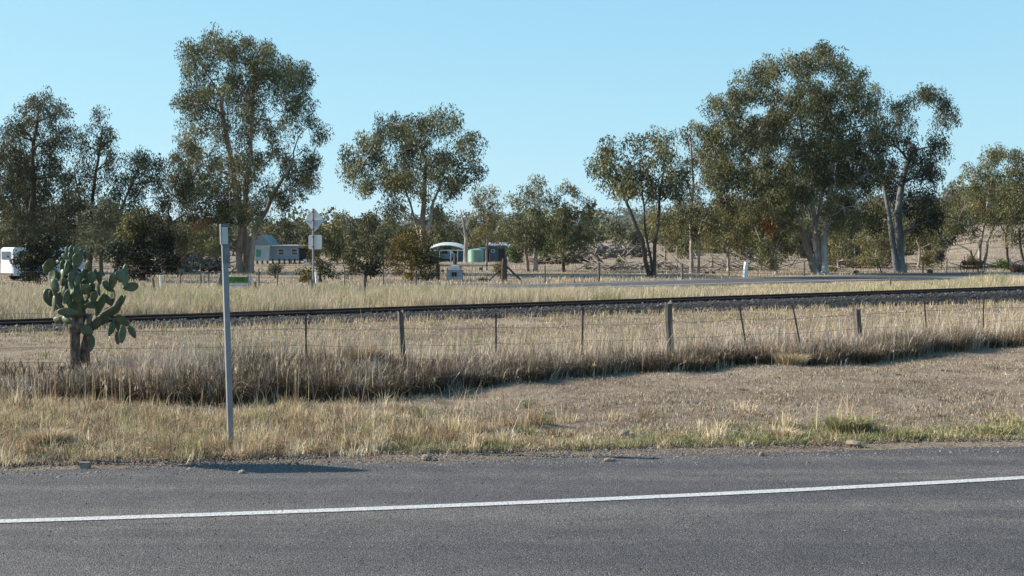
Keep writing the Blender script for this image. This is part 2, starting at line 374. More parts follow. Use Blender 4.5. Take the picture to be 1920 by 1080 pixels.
# ---------------------------------------------------------------- grass
PAL = dict(
    straw=[(.46, .350, .225), (.52, .410, .275), (.39, .285, .18), (.58, .48, .35), (.30, .20, .125)],
    grey=[(.37, .305, .26), (.43, .365, .315), (.29, .235, .20), (.52, .45, .39), (.19, .145, .12)],
    brown=[(.18, .12, .08), (.25, .175, .12), (.12, .08, .055), (.34, .26, .185)],
    green=[(.18, .19, .08), (.25, .245, .11), (.32, .29, .155), (.12, .14, .055)],
    far=[(.52, .405, .295), (.58, .47, .36), (.44, .345, .25), (.40, .33, .215)])
def pick(pal, n): p = np.array(PAL[pal]); return p[rng.integers(0, len(p), n)] * rng.uniform(.82, 1.15, (n, 1)) * np.array([1.05, 1.09, 1.03])
def blades(X, Y, h, wd, col, lean=.35, droop=.25, z=None, wind=(0, 0)):
    n = len(X); Z = H(X, Y) if z is None else z
    a = rng.uniform(0, 2 * np.pi, n); la = rng.uniform(0, 2 * np.pi, n); ln = rng.uniform(0, lean, n) * h
    dx, dy = np.cos(a) * wd / 2, np.sin(a) * wd / 2
    lx, ly = np.cos(la) * ln + wind[0] * h, np.sin(la) * ln + wind[1] * h
    b0 = np.stack([X - dx, Y - dy, Z - .01], -1); b1 = np.stack([X + dx, Y + dy, Z - .01], -1)
    m = .55
    m0 = np.stack([X + lx * .35 - dx * .8, Y + ly * .35 - dy * .8, Z + h * m], -1); m1 = np.stack([X + lx * .35 + dx * .8, Y + ly * .35 + dy * .8, Z + h * m], -1)
    t = np.stack([X + lx, Y + ly, Z + h * (1 - droop * (ln / np.maximum(h, 1e-6)))], -1)
    V = np.stack([b0, b1, m1, m0, t], 1).reshape(-1, 3); i = np.arange(n) * 5
    q = np.stack([i, i + 1, i + 2, i + 3], -1); tr = np.stack([i + 3, i + 2, i + 4], -1)
    return V, q, tr, np.repeat(col, 5, 0)
def tufts(cx, cy, nb, rad, h, wd, col, spread=.8, z=None):
    m = len(cx); idx = np.repeat(np.arange(m), nb); n = len(idx); t = rng.uniform(0, 2 * np.pi, n); r = rad[idx] * rng.random(n) ** .7
    x = cx[idx] + np.cos(t) * r; y = cy[idx] + np.sin(t) * r; hh = h[idx] * rng.uniform(.35, 1.05, n) * (1 - .3 * r / rad[idx]); ln = hh * spread * rng.uniform(.1, 1.1, n) * (.35 + r / rad[idx])
    tt = t + rng.normal(0, .9, n); lx, ly = np.cos(tt) * ln, np.sin(tt) * ln; a = rng.uniform(0, 2 * np.pi, n); w_ = wd * rng.uniform(.6, 1.3, n); dx, dy = np.cos(a) * w_ / 2, np.sin(a) * w_ / 2
    Z = H(x, y); zt = np.maximum(hh * (1 - .45 * (ln / np.maximum(hh, 1e-6)) ** 2 * .8), .02)
    V = np.stack([np.stack([x - dx, y - dy, Z - .01], -1), np.stack([x + dx, y + dy, Z - .01], -1), np.stack([x + lx * .3 + dx * .8, y + ly * .3 + dy * .8, Z + hh * .6], -1), np.stack([x + lx * .3 - dx * .8, y + ly * .3 - dy * .8, Z + hh * .6], -1), np.stack([x + lx, y + ly, Z + zt], -1)], 1).reshape(-1, 3)
    i = np.arange(n) * 5; c = col[idx] * rng.uniform(.7, 1.3, (n, 1))
    return V, np.stack([i, i + 1, i + 2, i + 3], -1), np.stack([i + 3, i + 2, i + 4], -1), np.repeat(c, 5, 0)
def grass_obj(name, parts, label, cat, mat='grass'):
    off = 0; Vs, Q, T, Cc = [], [], [], []
    for V, q, t, c in parts:
        Vs.append(V); Q.append(q + off); T.append(t + off); Cc.append(c); off += len(V)
    o = npmesh(name, np.concatenate(Vs), [np.concatenate(Q), np.concatenate(T)], M[mat], col=np.concatenate(Cc))
    return tag(o, label, cat, kind='stuff')
def wedge(n, y0, y1, marg=1.6, p=1.0):
    y = y0 + (y1 - y0) * rng.random(n) ** p; x = rng.uniform(-1, 1, n) * (.445 * y + marg); return x, y
def fence_y(x): return 16.8 + .28 * x + .02 * x * x * (np.abs(x) < 30)
_gx = [-9, -6.2, -4.3, -1.5, -.6, .26, 3.2, 8.2, 12, 16]; _gy = [13.6, 13.4, 13.15, 13.55, 14.6, 15.2, 16.9, 19.8, 22.5, 26]
def front_y(x): return np.interp(x, _gx, _gy)

# 1 mown verge
x, y = wedge(230000, 8.9, 24, 1.2, 1.0)
k = (y > road_edge(x) + .10 + .35 * (fbm(x * .9, y * .9, 71) - .5)) & (y < front_y(x) + .8); x, y = x[k], y[k]; n = len(x)
dens = fbm(x * 1.6, y * 1.6, 21); k = rng.random(n) < np.clip((dens - .20) * 2.6, .3, 1); x, y = x[k], y[k]; n = len(x)
pt = fbm(x * .5, y * .5, 22)
c = np.where((rng.random(n) < .55)[:, None], pick('grey', n), pick('brown', n)); c = np.where((rng.random(n) < .14)[:, None], pick('straw', n), c) * .9
hh = rng.uniform(.012, .045, n) * (0.7 + .9 * dens[k] if False else 1)
verge = [blades(x, y, hh, rng.uniform(.004, .008, n), c, 1.6)]
# green-yellow fringe by the seal, right half; straw on the left half, near the post
x = rng.uniform(-7, 7, 60000); o = rng.gamma(2.0, .22, 60000); y = road_edge(x) + .12 + o + .15 * (fbm(x * 1.1, x * 0, 23) - .5)
k = rng.random(len(x)) < np.where(x > 0, .9, .45) * (fbm(x * 1.4, y * 1.4, 24) > .42); x, y, o = x[k], y[k], o[k]; n = len(x)
gmix = sstep(.2, 2.2, x) * .62 + .14
c = np.where((rng.random(n) < gmix)[:, None], pick('green', n), pick('straw', n))
verge.append(blades(x, y, rng.uniform(.015, .06, n), rng.uniform(.003, .006, n), c, 1.8))
m = 1500; x = rng.uniform(-1, 7, m); y = road_edge(x) + .14 + rng.gamma(2., .2, m); k = rng.random(m) < sstep(.36, .6, fbm(x * 1.5, y * 1.5, 24)); x, y = x[k], y[k]; m = len(x)
verge.append(tufts(x, y, rng.integers(18, 46, m), rng.uniform(.04, .12, m), rng.uniform(.04, .13, m), .005, np.where((rng.random(m) < .55)[:, None], pick('green', m), pick('straw', m)), 1.2))
m = 260; x, y = wedge(m, 9.6, 19, 1); k = (y > road_edge(x) + .25) & (y < front_y(x)); x, y = x[k], y[k]; m = len(x)
verge.append(tufts(x, y, rng.integers(20, 60, m), rng.uniform(.05, .22, m), rng.uniform(.02, .055, m), .006, np.where((rng.random(m) < .6)[:, None], pick('brown', m) * .6, pick('straw', m)), 1.4))
grass_obj('mown_grass', verge, 'short mown dry grass on the verge between the road and the fence', 'grass')
# 2 rough straw grass left foreground
x, y = wedge(150000, 9.0, 13.8, 1.2, 1.1)
gx = 960 + x / y * F
d = sstep(.30, .62, fbm(x * .9, y * .9, 26)) * (1 - sstep(430, 1000, gx)) + (1 - sstep(200, 620, gx)) * .55
fr = sstep(-0.02, .3, y - road_edge(x)) * (1 - .75 * sstep(11.4, 12.9, y))
k = (rng.random(len(x)) < d * fr) & (y < front_y(x) + .3); x, y = x[k], y[k]; n = len(x)
c = np.where((rng.random(n) < .12)[:, None], pick('green', n), np.where((rng.random(n) < .72)[:, None], pick('straw', n), pick('brown', n)))
h = rng.uniform(.03, .15, n) * (.5 + fbm(x * 1.3, y * 1.3, 27)) * np.interp(y, [9, 9.9, 11, 13.6], [.7, 1.05, 1.0, .7])
rough = [blades(x, y, h, rng.uniform(.003, .0065, n), c, 1.7, .45)]
m = 3600; x = rng.uniform(-6.5, 3.4, m); y = rng.uniform(8.9, 13.6, m); gx = 960 + x / y * F
k = (rng.random(m) < (1 - .93 * sstep(500, 1150, gx)) * (1 - .75 * sstep(11.2, 12.8, y)) * (.25 + .75 * sstep(.35, .6, fbm(x * 1.2, y * 1.2, 81)))) & (y > road_edge(x) + .08) & (y < front_y(x) + .2); x, y = x[k], y[k]; m = len(x)
pc = np.where((rng.random(m) < .10)[:, None], pick('green', m), np.where((rng.random(m) < .72)[:, None], pick('straw', m) * 1.08, pick('brown', m) * 1.3))
rough.append(tufts(x, y, rng.integers(24, 64, m), rng.uniform(.05, .15, m), rng.uniform(.08, .26, m) * np.interp(y, [9, 9.8, 13], [.7, 1, .85]), .0055, pc, 1.0))
x = rng.uniform(-5.5, 0.2, 420); y = rng.uniform(9.6, 13, 420); n = 420
rough.append(blades(x, y, rng.uniform(.18, .40, n), np.full(n, .0045), pick('straw', n), .9, .3))
grass_obj('rough_grass', rough, 'ragged straw-coloured grass around the steel post at the left of the road', 'grass')
# 3 tall grass along the fence
def tallgrass():
    m = 13500; x = rng.uniform(-10, 15, m); u = rng.random(m); wob = .9 * (fbm(x * .9, x * 0, 28) - .5) + .25 * (fbm(x * 3.1, x * 0, 128) - .5)
    yb = front_y(x) + wob; depth = np.maximum(fence_y(x) + 1.5 - yb, 1.5); y = yb + depth * u ** 1.3; dist = y - yb
    cl = sstep(.3, .62, fbm(x * .9, y * 1.3, 29)); fine = rng.random(m); left = 1 - sstep(-5.7, -4.3, x); cl = cl * (1 - .6 * np.exp(-((x + 1.25) / .35) ** 2))
    k = rng.random(m) < (.45 + .55 * cl) * (1 - .75 * left) * np.interp(dist, [0, 1.0, 1.9, 3.4], [1, .9, .45, .14]); x, y, dist, cl, fine, left = (q[k] for q in (x, y, dist, cl, fine, left)); m = len(x)
    px_ = 960 + x / y * F; gapf = np.ones(m)
    for gp, gw in ((754, 26), (1257, 22)): gapf *= 1 - .55 * np.exp(-((px_ - gp) / gw) ** 2) * (y < fence_y(x))
    h = (.13 + .47 * cl * (.35 + .65 * fine)) * (1 + .22 * np.exp(-((x + 2.6) / 1.5) ** 2)) * np.interp(dist, [0, .3, 1.2, 3.4], [.75, 1, 1, .7]) * (1 - .55 * left) * gapf
    r = rng.random(m); pc = np.where((r < .66)[:, None], pick('grey', m) * np.array([1.1, 1.08, 1.14]), np.where((r < .80)[:, None], pick('straw', m), pick('brown', m)))
    pc = np.where(((dist < .45) & (rng.random(m) < .45))[:, None], pick('brown', m) * .9, pc); pc = np.where((rng.random(m) < .03)[:, None], pick('green', m), pc)
    P = [tufts(x, y, rng.integers(14, 42, m), rng.uniform(.06, .20, m), h * np.interp(x, [-3, 3], [1.0, 1.08]), .006, pc, .8)]
    n = 190000; x = rng.uniform(-10, 15, n); y = front_y(x) + .9 * (fbm(x * .9, x * 0, 28) - .5) + .35 * (fbm(x * 3.1, x * 0, 128) - .5) - .05 + rng.random(n) ** 1.7 * np.maximum(fence_y(x) + .4 - front_y(x), 1.2)   # tangled undergrowth, browns darkened to paint the shade at the grass foot
    k = rng.random(n) < (1 - .9 * (1 - sstep(-5.6, -4.4, x))); x, y = x[k], y[k]; n = len(x); k = rng.random(n) < .3 + .7 * sstep(.3, .5, fbm(x * 2.3, y * 2.3, 129)); x, y = x[k], y[k]; n = len(x); P.append(blades(x, y, rng.uniform(.05, .34, n) * (.45 + .95 * fbm(x * 1.7, y * 1.7, 130)) * (1 + .55 * np.exp(-((x + 2.4) / 1.5) ** 2)), rng.uniform(.005, .010, n), np.where((rng.random(n) < .9)[:, None], pick('brown', n) * .55, pick('grey', n)), 1.3, .4))
    n = 12000; x = rng.uniform(-4.6, 15, n); y = front_y(x) + .3 + rng.random(n) * np.maximum(fence_y(x) + 1.7 - front_y(x), 1.4)
    k = rng.random(n) < .12 + .88 * sstep(.42, .62, fbm(x * .9, y * .9, 33)); x, y = x[k], y[k]; n = len(x)
    P.append(blades(x, y, rng.uniform(.3, .72, n), rng.uniform(.003, .005, n), np.where((rng.random(n) < .5)[:, None], pick('straw', n) * 1.1, pick('grey', n) * 1.15), .5, .2, wind=(.05, 0)))
    grass_obj('fence_grass', P, 'tall tangled grey-brown grass along the near wire fence', 'grass', 'dense_grass')
tallgrass()
# seed heads on bent stalks in front of the dark tussocks (left)
def seedheads():
    P = []; n = 190; x = np.concatenate([rng.uniform(-5.9, -1.0, 150), rng.uniform(-1, 6, 40)]); y = front_y(x) + rng.uniform(-.35, .35, n) ; h = rng.uniform(.18, .5, n); h[150:] *= .6
    P.append(blades(x, y, h, np.full(n, .007), pick('straw', n) * 1.1, .12, .1))
    for q in range(6):
        xx = x + rng.normal(0, .008, n); yy = y + rng.normal(0, .008, n); z = H(x, y) + h * rng.uniform(.88, .99, n)
        P.append(blades(xx, yy, rng.uniform(.02, .04, n), np.full(n, .008), pick('straw', n) * 1.0, .7, .2, z=z))
    grass_obj('seed_stalks', P, 'pale bent stalks with fluffy seed heads before the dark fence grass', 'grass')
seedheads()
# 4 paddock between fence and railway
x, y = wedge(230000, 15.0, 48, 2, 1.0)
k = (y > fence_y(x)) & (rail_perp(x, y) < -1.6); x, y = x[k], y[k]; n = len(x)
dn_ = fbm(x * .9, y * .9, 34); k = rng.random(n) < np.clip((dn_ - .22) * 2.6, .12, 1); x, y, dn_ = x[k], y[k], dn_[k]; n = len(x)
c = np.where((rng.random(n) < .42)[:, None], pick('straw', n), np.where((rng.random(n) < .5)[:, None], pick('grey', n), pick('brown', n)))
P = [blades(x, y, rng.uniform(.012, .055, n) * (.5 + dn_) * np.interp(y, [15, 40], [1, 1.3]), rng.uniform(.007, .012, n) * np.interp(y, [15, 40], [1, 1.5]), c, 1.2)]
nn = 900; cx, cy = wedge(nn, 16, 46, 2); s = rng.integers(14, 40, nn); x = np.repeat(cx, s) + rng.normal(0, .10, s.sum()); y = np.repeat(cy, s) + rng.normal(0, .10, s.sum())
k = (y > fence_y(x)) & (rail_perp(x, y) < -1.4); x, y = x[k], y[k]; n = len(x)
P.append(blades(x, y, rng.uniform(.06, .2, n), rng.uniform(.007, .012, n), np.where((rng.random(n) < .6)[:, None], pick('straw', n), pick('green', n)), .8))
x = rng.uniform(-25, 45, 9000); o = rng.uniform(-2.1, -.95, 9000); dn = np.array([-0.54, 1]) * RC   # fringe at the toe of the ballast
X = x + dn[0] * (o + .55); Y = rail_y(x) + dn[1] * (o + .55); k = fbm(X * .8, Y * .8, 36) > .38; X, Y = X[k], Y[k]; n = len(X)
P.append(blades(X, Y, rng.uniform(.05, .2, n), np.full(n, .013), pick('straw', n), .9))
grass_obj('paddock_grass', P, 'thin dry grass on the open ground between the fence and the track', 'grass')
# 5 tall tan grass beyond the railway
x, y = wedge(560000, 24, 66, 3, 1.0)
rp = rail_perp(x, y); k = (rp > 1.9) & (y < fr_near(x) - .3) & (rng.random(len(x)) < np.clip(34 / y, .35, 1)); x, y, rp = x[k], y[k], rp[k]; n = len(x)
cl = fbm(x * .55, y * .55, 37); rt = sstep(.03, .16, x / y) * .62
hmax = (1 - rt) * .60 + rt * .34
hmax = np.minimum(hmax, (CAMZ - (np.interp(960 + x / y * F, [0, 300, 700, 1000, 1400, 1750, 1850, 1950], [520, 524, 527, 536, 536, 529, 508, 506]) - HOR) * y / F))
hmax = np.maximum(hmax, .12)
k = rng.random(n) < np.clip((cl - .15) * 2.4, .15, 1); x, y, cl, hmax = x[k], y[k], cl[k], hmax[k]; n = len(x)
h = hmax * rng.uniform(.45, 1.0, n) * (.55 + .55 * sstep(.3, .6, cl)); h *= np.where(rng.random(n) < .04, 1.35, 1)
gr = fbm(x * .35, y * .35, 38); r = rng.random(n)
c = np.where((r < .74)[:, None], pick('far', n), np.where((r < .88)[:, None], pick('grey', n), pick('green', n)))
c = np.where(((gr > .57) & (rng.random(n) < .55))[:, None], pick('green', n) * 1.2, c)
P = [blades(x, y, h, rng.uniform(.007, .013, n), c, .75, .35, wind=(.03, 0))]
m = 5200; x, y = wedge(m, 25, 60, 3, 1.0); rp = rail_perp(x, y); k = (rp > 2.1) & (y < fr_near(x) - .3); x, y = x[k], y[k]; m = len(x)
hm = np.minimum(.62, (CAMZ - (np.interp(960 + x / y * F, [0, 300, 700, 1000, 1400, 1750, 1850, 1950], [518, 520, 524, 530, 533, 526, 505, 503]) - HOR) * y / F)); hm = np.maximum(hm, .14)
pc = np.where((rng.random(m) < .82)[:, None], pick('far', m), pick('green', m)); P.append(tufts(x, y, rng.integers(16, 34, m), rng.uniform(.12, .3, m), hm * rng.uniform(.6, 1.15, m), .012, pc, .6))
grass_obj('trackside_grass', P, 'tall pale tan grass between the railway and the far road', 'grass')
# 6 sparse grass beyond the far road
x, y = wedge(150000, 50, 170, 5, 1.4)
k = (y > fr_far(x) + .3); x, y = x[k], y[k]; n = len(x); cl = fbm(x * .3, y * .3, 39); k = rng.random(n) < np.clip((cl - .3) * 2.4, .05, 1); x, y = x[k], y[k]; n = len(x)
c = np.where((rng.random(n) < .5)[:, None], pick('far', n), np.where((rng.random(n) < .6)[:, None], pick('grey', n), pick('brown', n)))
h = rng.uniform(.06, .22, n); h[:] *= np.where(y < fr_far(x) + 3, 1.3, 1)
grass_obj('far_grass', [blades(x, y, h, rng.uniform(.02, .04, n), c, .8)], 'sparse dry grass under the gum trees beyond the far road', 'grass')
# big tussock by the road at the right
def tussock(cx, cy, rad, hgt, nb, pal, label, stalks=0, name='grass_tussock', sp=.9):
    t = rng.uniform(0, 6.28, nb); r = rad * np.sqrt(rng.random(nb)) * .6; x = cx + np.cos(t) * r; y = cy + np.sin(t) * r
    c = np.where((rng.random(nb) < .7)[:, None], pick(pal, nb), pick('straw', nb))
    h = hgt * rng.uniform(.45, 1, nb) * (1 - .35 * r / rad)
    Z = H(x, y); a = rng.uniform(0, 6.28, nb); wd = rng.uniform(.004, .008, nb); ln = rng.uniform(.15, sp, nb) * h
    lx, ly = np.cos(t + rng.normal(0, .4, nb)) * ln, np.sin(t + rng.normal(0, .4, nb)) * ln; dx, dy = np.cos(a) * wd / 2, np.sin(a) * wd / 2
    V = np.stack([np.stack([x - dx, y - dy, Z], -1), np.stack([x + dx, y + dy, Z], -1), np.stack([x + lx * .35 + dx, y + ly * .35 + dy, Z + h * .65], -1), np.stack([x + lx * .35 - dx, y + ly * .35 - dy, Z + h * .65], -1), np.stack([x + lx, y + ly, Z + h * .85], -1)], 1).reshape(-1, 3)
    i = np.arange(nb) * 5; parts = [(V, np.stack([i, i + 1, i + 2, i + 3], -1), np.stack([i + 3, i + 2, i + 4], -1), np.repeat(c, 5, 0))]
    if stalks:
        x = cx + rng.normal(0, rad * .35, stalks); y = cy + rng.normal(0, rad * .3, stalks)
        parts.append(blades(x, y, rng.uniform(1.0, 1.9, stalks) * hgt, np.full(stalks, .006), pick('straw', stalks) * 1.15, .35, .15))
    off = 0; Vs, Q, T, Cc = [], [], [], []
    for V, q, tt, c in parts: Vs.append(V); Q.append(q + off); T.append(tt + off); Cc.append(c); off += len(V)
    V = np.concatenate(Vs); b = np.array([cx, cy, Hf(cx, cy)])
    o = npmesh(name, V - b, [np.concatenate(Q), np.concatenate(T)], M['grass'], col=np.concatenate(Cc)); o.location = b
    return tag(o, label, 'grass tussock', 'grass tussocks on the verge')
g = gnd(1592, 812); tussock(g.x, g.y, .29, .21, 2000, 'green', 'largest green and straw tussock beside the road, with tall pale stalks above it', 46)
g = gnd(1470, 822); tussock(g.x, g.y, .22, .12, 700, 'straw', 'low straw tussock with a few leaning stalks, left of the largest green tussock', 8)
g = gnd(1700, 822); tussock(g.x, g.y, .24, .10, 700, 'green', 'low green-yellow tussock just right of the largest green tussock', 4)
g = gnd(1862, 815); tussock(g.x, g.y, .26, .11, 700, 'green', 'low green tussock on the verge near the right end of the road edge')
g = gnd(90, 840); tussock(g.x, g.y, .26, .22, 1200, 'straw', 'orange-straw tussock at the road edge far left, below the cactus', 14)
g = gnd(680, 815); tussock(g.x, g.y, .2, .13, 600, 'green', 'greenish tussock on the verge to the right of the steel post', 6)
g = gnd(895, 838); tussock(g.x, g.y, .2, .15, 600, 'straw', 'small straw tussock at the road edge where the left grass ends', 6)
g = gnd(665, 720); tussock(g.x, g.y + .9, .34, .56, 2000, 'brown', 'rusty-brown tussock in the fence grass left of the first wooden post', 6, sp=.5)
g = gnd(1490, 688); tussock(g.x, g.y + .25, .36, .27, 1200, 'straw', 'pale yellow-brown tussock at the foot of the fence grass, right of the second wooden post', 6, sp=.95)

# stones at the road edge
def stone(px, py, s, label, flat=.65, sq=False):
    p = gnd(px, py); me = bpy.data.meshes.new('stone'); import bmesh
    bm = bmesh.new(); bmesh.ops.create_icosphere(bm, subdivisions=2, radius=1) if not sq else bmesh.ops.create_cube(bm, size=1.7)
    if sq: bmesh.ops.bevel(bm, geom=bm.edges[:], offset=.12, segments=2, affect='EDGES')
    for v in bm.verts:
        k = 1 + .22 * (rnd.random() - .5) + .15 * math.sin(v.co.x * 3 + px) * (0 if sq else 1); v.co = Vector((v.co.x * s * 1.25 * k, v.co.y * s * k, v.co.z * s * flat * k))
    bm.to_mesh(me); bm.free(); me.materials.append(M['rock']); o = bpy.data.objects.new('stone', me); link(o)
    o.location = (p.x, p.y, Hf(p.x, p.y) + s * flat * .6 + .01); o.rotation_euler = (0, 0, rnd.uniform(0, 3)); tag(o, label, 'stone', 'stones along the road edge')
stone(160, 879, .035, 'grey squared stone at the left road edge below the straw grass', .8, True)
stone(1601, 838, .05, 'pale buff stone at the road edge below the largest green tussock')
stone(1143, 867, .035, 'tan stone lying on the gravel edge, lower middle right', .5)
stone(800, 863, .04, 'low dark-shadowed stone at the road edge right of the long shadow', .55)
stone(453, 890, .022, 'small dark stone on the bitumen just below the tip of the long shadow', .8)
stone(1170, 820, .05, 'rounded brown clod on the mown verge above the gravel edge', .6)
stone(1428, 857, .022, 'small white stone on the gravel strip left of the largest green tussock', .8)

# ---------------------------------------------------------------- trees
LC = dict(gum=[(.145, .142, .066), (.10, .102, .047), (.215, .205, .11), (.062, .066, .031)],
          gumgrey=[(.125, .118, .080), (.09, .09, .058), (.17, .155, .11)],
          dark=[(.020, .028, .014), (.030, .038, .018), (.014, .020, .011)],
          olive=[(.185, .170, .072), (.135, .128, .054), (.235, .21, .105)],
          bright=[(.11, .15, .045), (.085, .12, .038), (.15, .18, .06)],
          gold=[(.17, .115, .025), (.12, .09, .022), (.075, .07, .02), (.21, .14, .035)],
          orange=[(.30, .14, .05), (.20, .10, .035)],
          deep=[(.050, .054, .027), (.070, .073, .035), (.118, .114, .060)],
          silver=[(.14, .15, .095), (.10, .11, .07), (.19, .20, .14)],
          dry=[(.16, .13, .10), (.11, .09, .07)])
def leafmesh(C0, S, npl, L, W, cols, droop=.8):
    """C0 (k,3) clump centres, S (k,) radii, npl leaves per clump (k,), cols (k,3)"""
    idx = np.repeat(np.arange(len(C0)), npl); n = len(idx)
    d = rng.normal(0, 1, (n, 3)); d *= np.minimum(1, 1.9 / np.linalg.norm(d, axis=1))[:, None]
    P = C0[idx] + d * (S[idx] * .52)[:, None] * (np.array([.82, .82, 1.0]) if droop > .9 else np.array([1, 1, .72])) - (np.array([0, 0, .18]) * S[idx][:, None] if droop > .9 else 0)
    ax = rng.normal(0, 1, (n, 3)); ax /= np.linalg.norm(ax, axis=1)[:, None]; ax[:, 2] -= droop; ax /= np.linalg.norm(ax, axis=1)[:, None]
    sd_ = np.cross(ax, rng.normal(0, 1, (n, 3))); sd_ /= np.linalg.norm(sd_, axis=1)[:, None]
    l = L * rng.uniform(.6, 1.3, n)[:, None]; w_ = W * rng.uniform(.6, 1.3, n)[:, None]
    V = np.stack([P, P + ax * l * .45 + sd_ * w_ / 2, P + ax * l, P + ax * l * .5 - sd_ * w_ / 2], 1).reshape(-1, 3)
    i = np.arange(n) * 4; Fq = np.stack([i, i + 1, i + 2, i + 3], -1)
    c = cols[idx] * rng.uniform(.68, 1.26, (n, 1)) * np.array([.84, .84, .70]); return V, Fq, np.repeat(c, 4, 0)
def tree(px, Y, blobs, label, cat='gum tree', pal='gum', name='gum_tree', bark='bark', stems=None, r0=.35, depth=.6,
         dens=1.0, leaf=(.21, .06), rs=.58, seed=0, fork=.38, twig=1.0, group=None, base_py=None, droop=1.1, gap=.16, lean=0):
    """px: trunk column; Y distance; blobs: (cx,cy,rx,ry[,palette]) in photo pixels, spread through depth"""
    global rng
    rng = np.random.default_rng(1000 + seed); rr = random.Random(seed)
    s = Y / F; X0 = at(px, HOR, Y).x; Z0 = Hf(X0, Y) if base_py is None else at(px, base_py, Y).z
    base = Vector((X0, Y, Z0)); root = empty(name, base, 0, label, cat, group); r0 = r0 * .7; stems = stems and [(q[0] * .66,) + tuple(q[1:]) for q in stems]
    half = (max(b[0] + b[2] for b in blobs) - min(b[0] - b[2] for b in blobs)) * s / 2; cxm = sum(b[0] for b in blobs) / len(blobs)
    B = []
    for b in blobs:
        cx, cy, rx, ry = b[:4]; edge = min(1, abs((b[0] - cxm) * s) / max(half, .1))
        dd = half * depth * math.sqrt(max(0, 1 - edge * edge)); dy = rr.uniform(-dd, dd)
        p = at(cx, cy, Y + dy); rxx, rzz = rx * s, ry * s; B.append((p, rxx, max(rxx, rzz) * .95 * (1 if rxx < half * .7 else .8), rzz, b[4] if len(b) > 4 else pal, dd))
        if dd > 1.5 * rxx:   # second body of foliage on the far side so the crown has depth
            p2 = at(cx + rr.uniform(-.3, .3) * rx, cy + rr.uniform(-.2, .3) * ry, Y - dy * .9 if abs(dy) > dd * .4 else Y + dd * .8 * rr.choice((-1, 1))); B.append((p2, rxx * .85, rxx * .85, rzz * .85, b[4] if len(b) > 4 else pal, dd))
    # foliage clumps
    Cc, Ss, Nn, Co, twigs = [], [], [], [], []
    for p, rx, ry, rz, pl, _ in B:
        k = max(4, int(dens * 3.9 * (rx * ry * rz) ** (2 / 3) / (rs * rs)))
        d = rng.normal(0, 1, (k, 3)); d /= np.linalg.norm(d, axis=1)[:, None]; r = rng.uniform(.25, 1, k) ** .55
        c = np.array(p) + d * r[:, None] * np.array([rx, ry, rz])
        keep = rng.random(k) > gap; c = c[keep]
        if not len(c): continue
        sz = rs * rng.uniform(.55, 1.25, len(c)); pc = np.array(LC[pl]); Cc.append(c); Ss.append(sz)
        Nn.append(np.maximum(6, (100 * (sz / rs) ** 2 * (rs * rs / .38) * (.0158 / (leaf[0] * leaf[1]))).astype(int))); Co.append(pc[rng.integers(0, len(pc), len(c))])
        twigs.append((p, c))
    if Cc:
        V, Fq, col = leafmesh(np.concatenate(Cc), np.concatenate(Ss), np.concatenate(Nn), leaf[0], leaf[1], np.concatenate(Co), droop)
        npmesh('crown', V - np.array(base), Fq, M['leaf'], root, col)
    # trunk, limbs and twigs
    mb = MB(); nodes = []
    zc = sum(b[0].z for b in B) / len(B); top = max(b[0].z for b in B)
    def limb(p0, p1, ra, rb, seg=5, sag=.0, sides=7, wob=.05):
        L = (p1 - p0).length; pts, rad = [], []
        off = Vector((rr.uniform(-1, 1), rr.uniform(-1, 1), rr.uniform(-.3, .3))) * L * wob * 2
        for i in range(seg + 1):
            t = i / seg; q = p0.lerp(p1, t) + off * math.sin(math.pi * t) + Vector((0, 0, -sag * L * math.sin(math.pi * t)))
            if 0 < i < seg: q += Vector((rr.uniform(-1, 1), rr.uniform(-1, 1), 0)) * L * wob * .4
            pts.append(q); rad.append(ra + (rb - ra) * t)
        mb.tube([q - base for q in pts], rad, sides, caps=False); return pts, rad
    if stems is None:
        stems = [[(px, None), (px + lean, HOR - 1)]]; f_z = Z0 + fork * (top - Z0); stems = [[base, Vector((X0 + lean * s, Y + rr.uniform(-.3, .3), f_z))]]
        rs_ = [r0]
    else:
        st = []; rs_ = []
        for q in stems:
            ra = q[0]; pts = [base + Vector(((q[1][0] - px) * s, rr.uniform(-.25, .25), -.15))] + [at(a, b, Y + rr.uniform(-.5, .5)) for a, b in q[2:]]
            st.append(pts); rs_.append(ra)
        stems = st
    for pts, ra in zip(stems, rs_):
        n_ = len(pts); r_prev = ra
        for i in range(n_ - 1):
            r_next = ra * (1 - .55 * (i + 1) / (n_ - 1)) if n_ > 2 else ra * .68
            if i == 0:  # root flare
                mb.tube([pts[0] - base + Vector((0, 0, -.1)), pts[0] - base + Vector((0, 0, .15)), pts[0].lerp(pts[1], .12) - base], [ra * 1.6, ra * 1.3, ra * 1.03], 9, caps=False)
            P_, R_ = limb(pts[i] if i else pts[0].lerp(pts[1], .1), pts[i + 1], r_prev, r_next, 5, 0, 9, .02); r_prev = r_next
            for a, b in zip(P_[2:], R_[2:]): nodes.append((a, b))
    for p, rx, ry, rz, pl, _ in sorted(B, key=lambda b: min((b[0] - n_[0]).length for n_ in nodes)):
        best = min(nodes, key=lambda q: (q[0] - p).length + max(0, q[0].z - p.z + .3) * 3 - q[1] * 4)
        ra = min(best[1] * .6, .04 + .02 * (p - best[0]).length); rb = max(.024, ra * .45)
        P_, R_ = limb(best[0], p, ra, rb, 5, -.04, 6, .06)
        for a, b in zip(P_[2:], R_[2:]): nodes.append((a, b))
    for p, c in twigs:
        near = sorted(nodes, key=lambda q: (q[0] - p).length)[:6]; kk = int(min(len(c), 16 * twig * (1 if len(B) < 50 else .6)))
        for j in range(kk):
            e = Vector(c[j]); q = min(near, key=lambda m_: (m_[0] - e).length); limb(q[0], e, min(q[1] * .55, .032), .011, 3, 0, 4, .08)
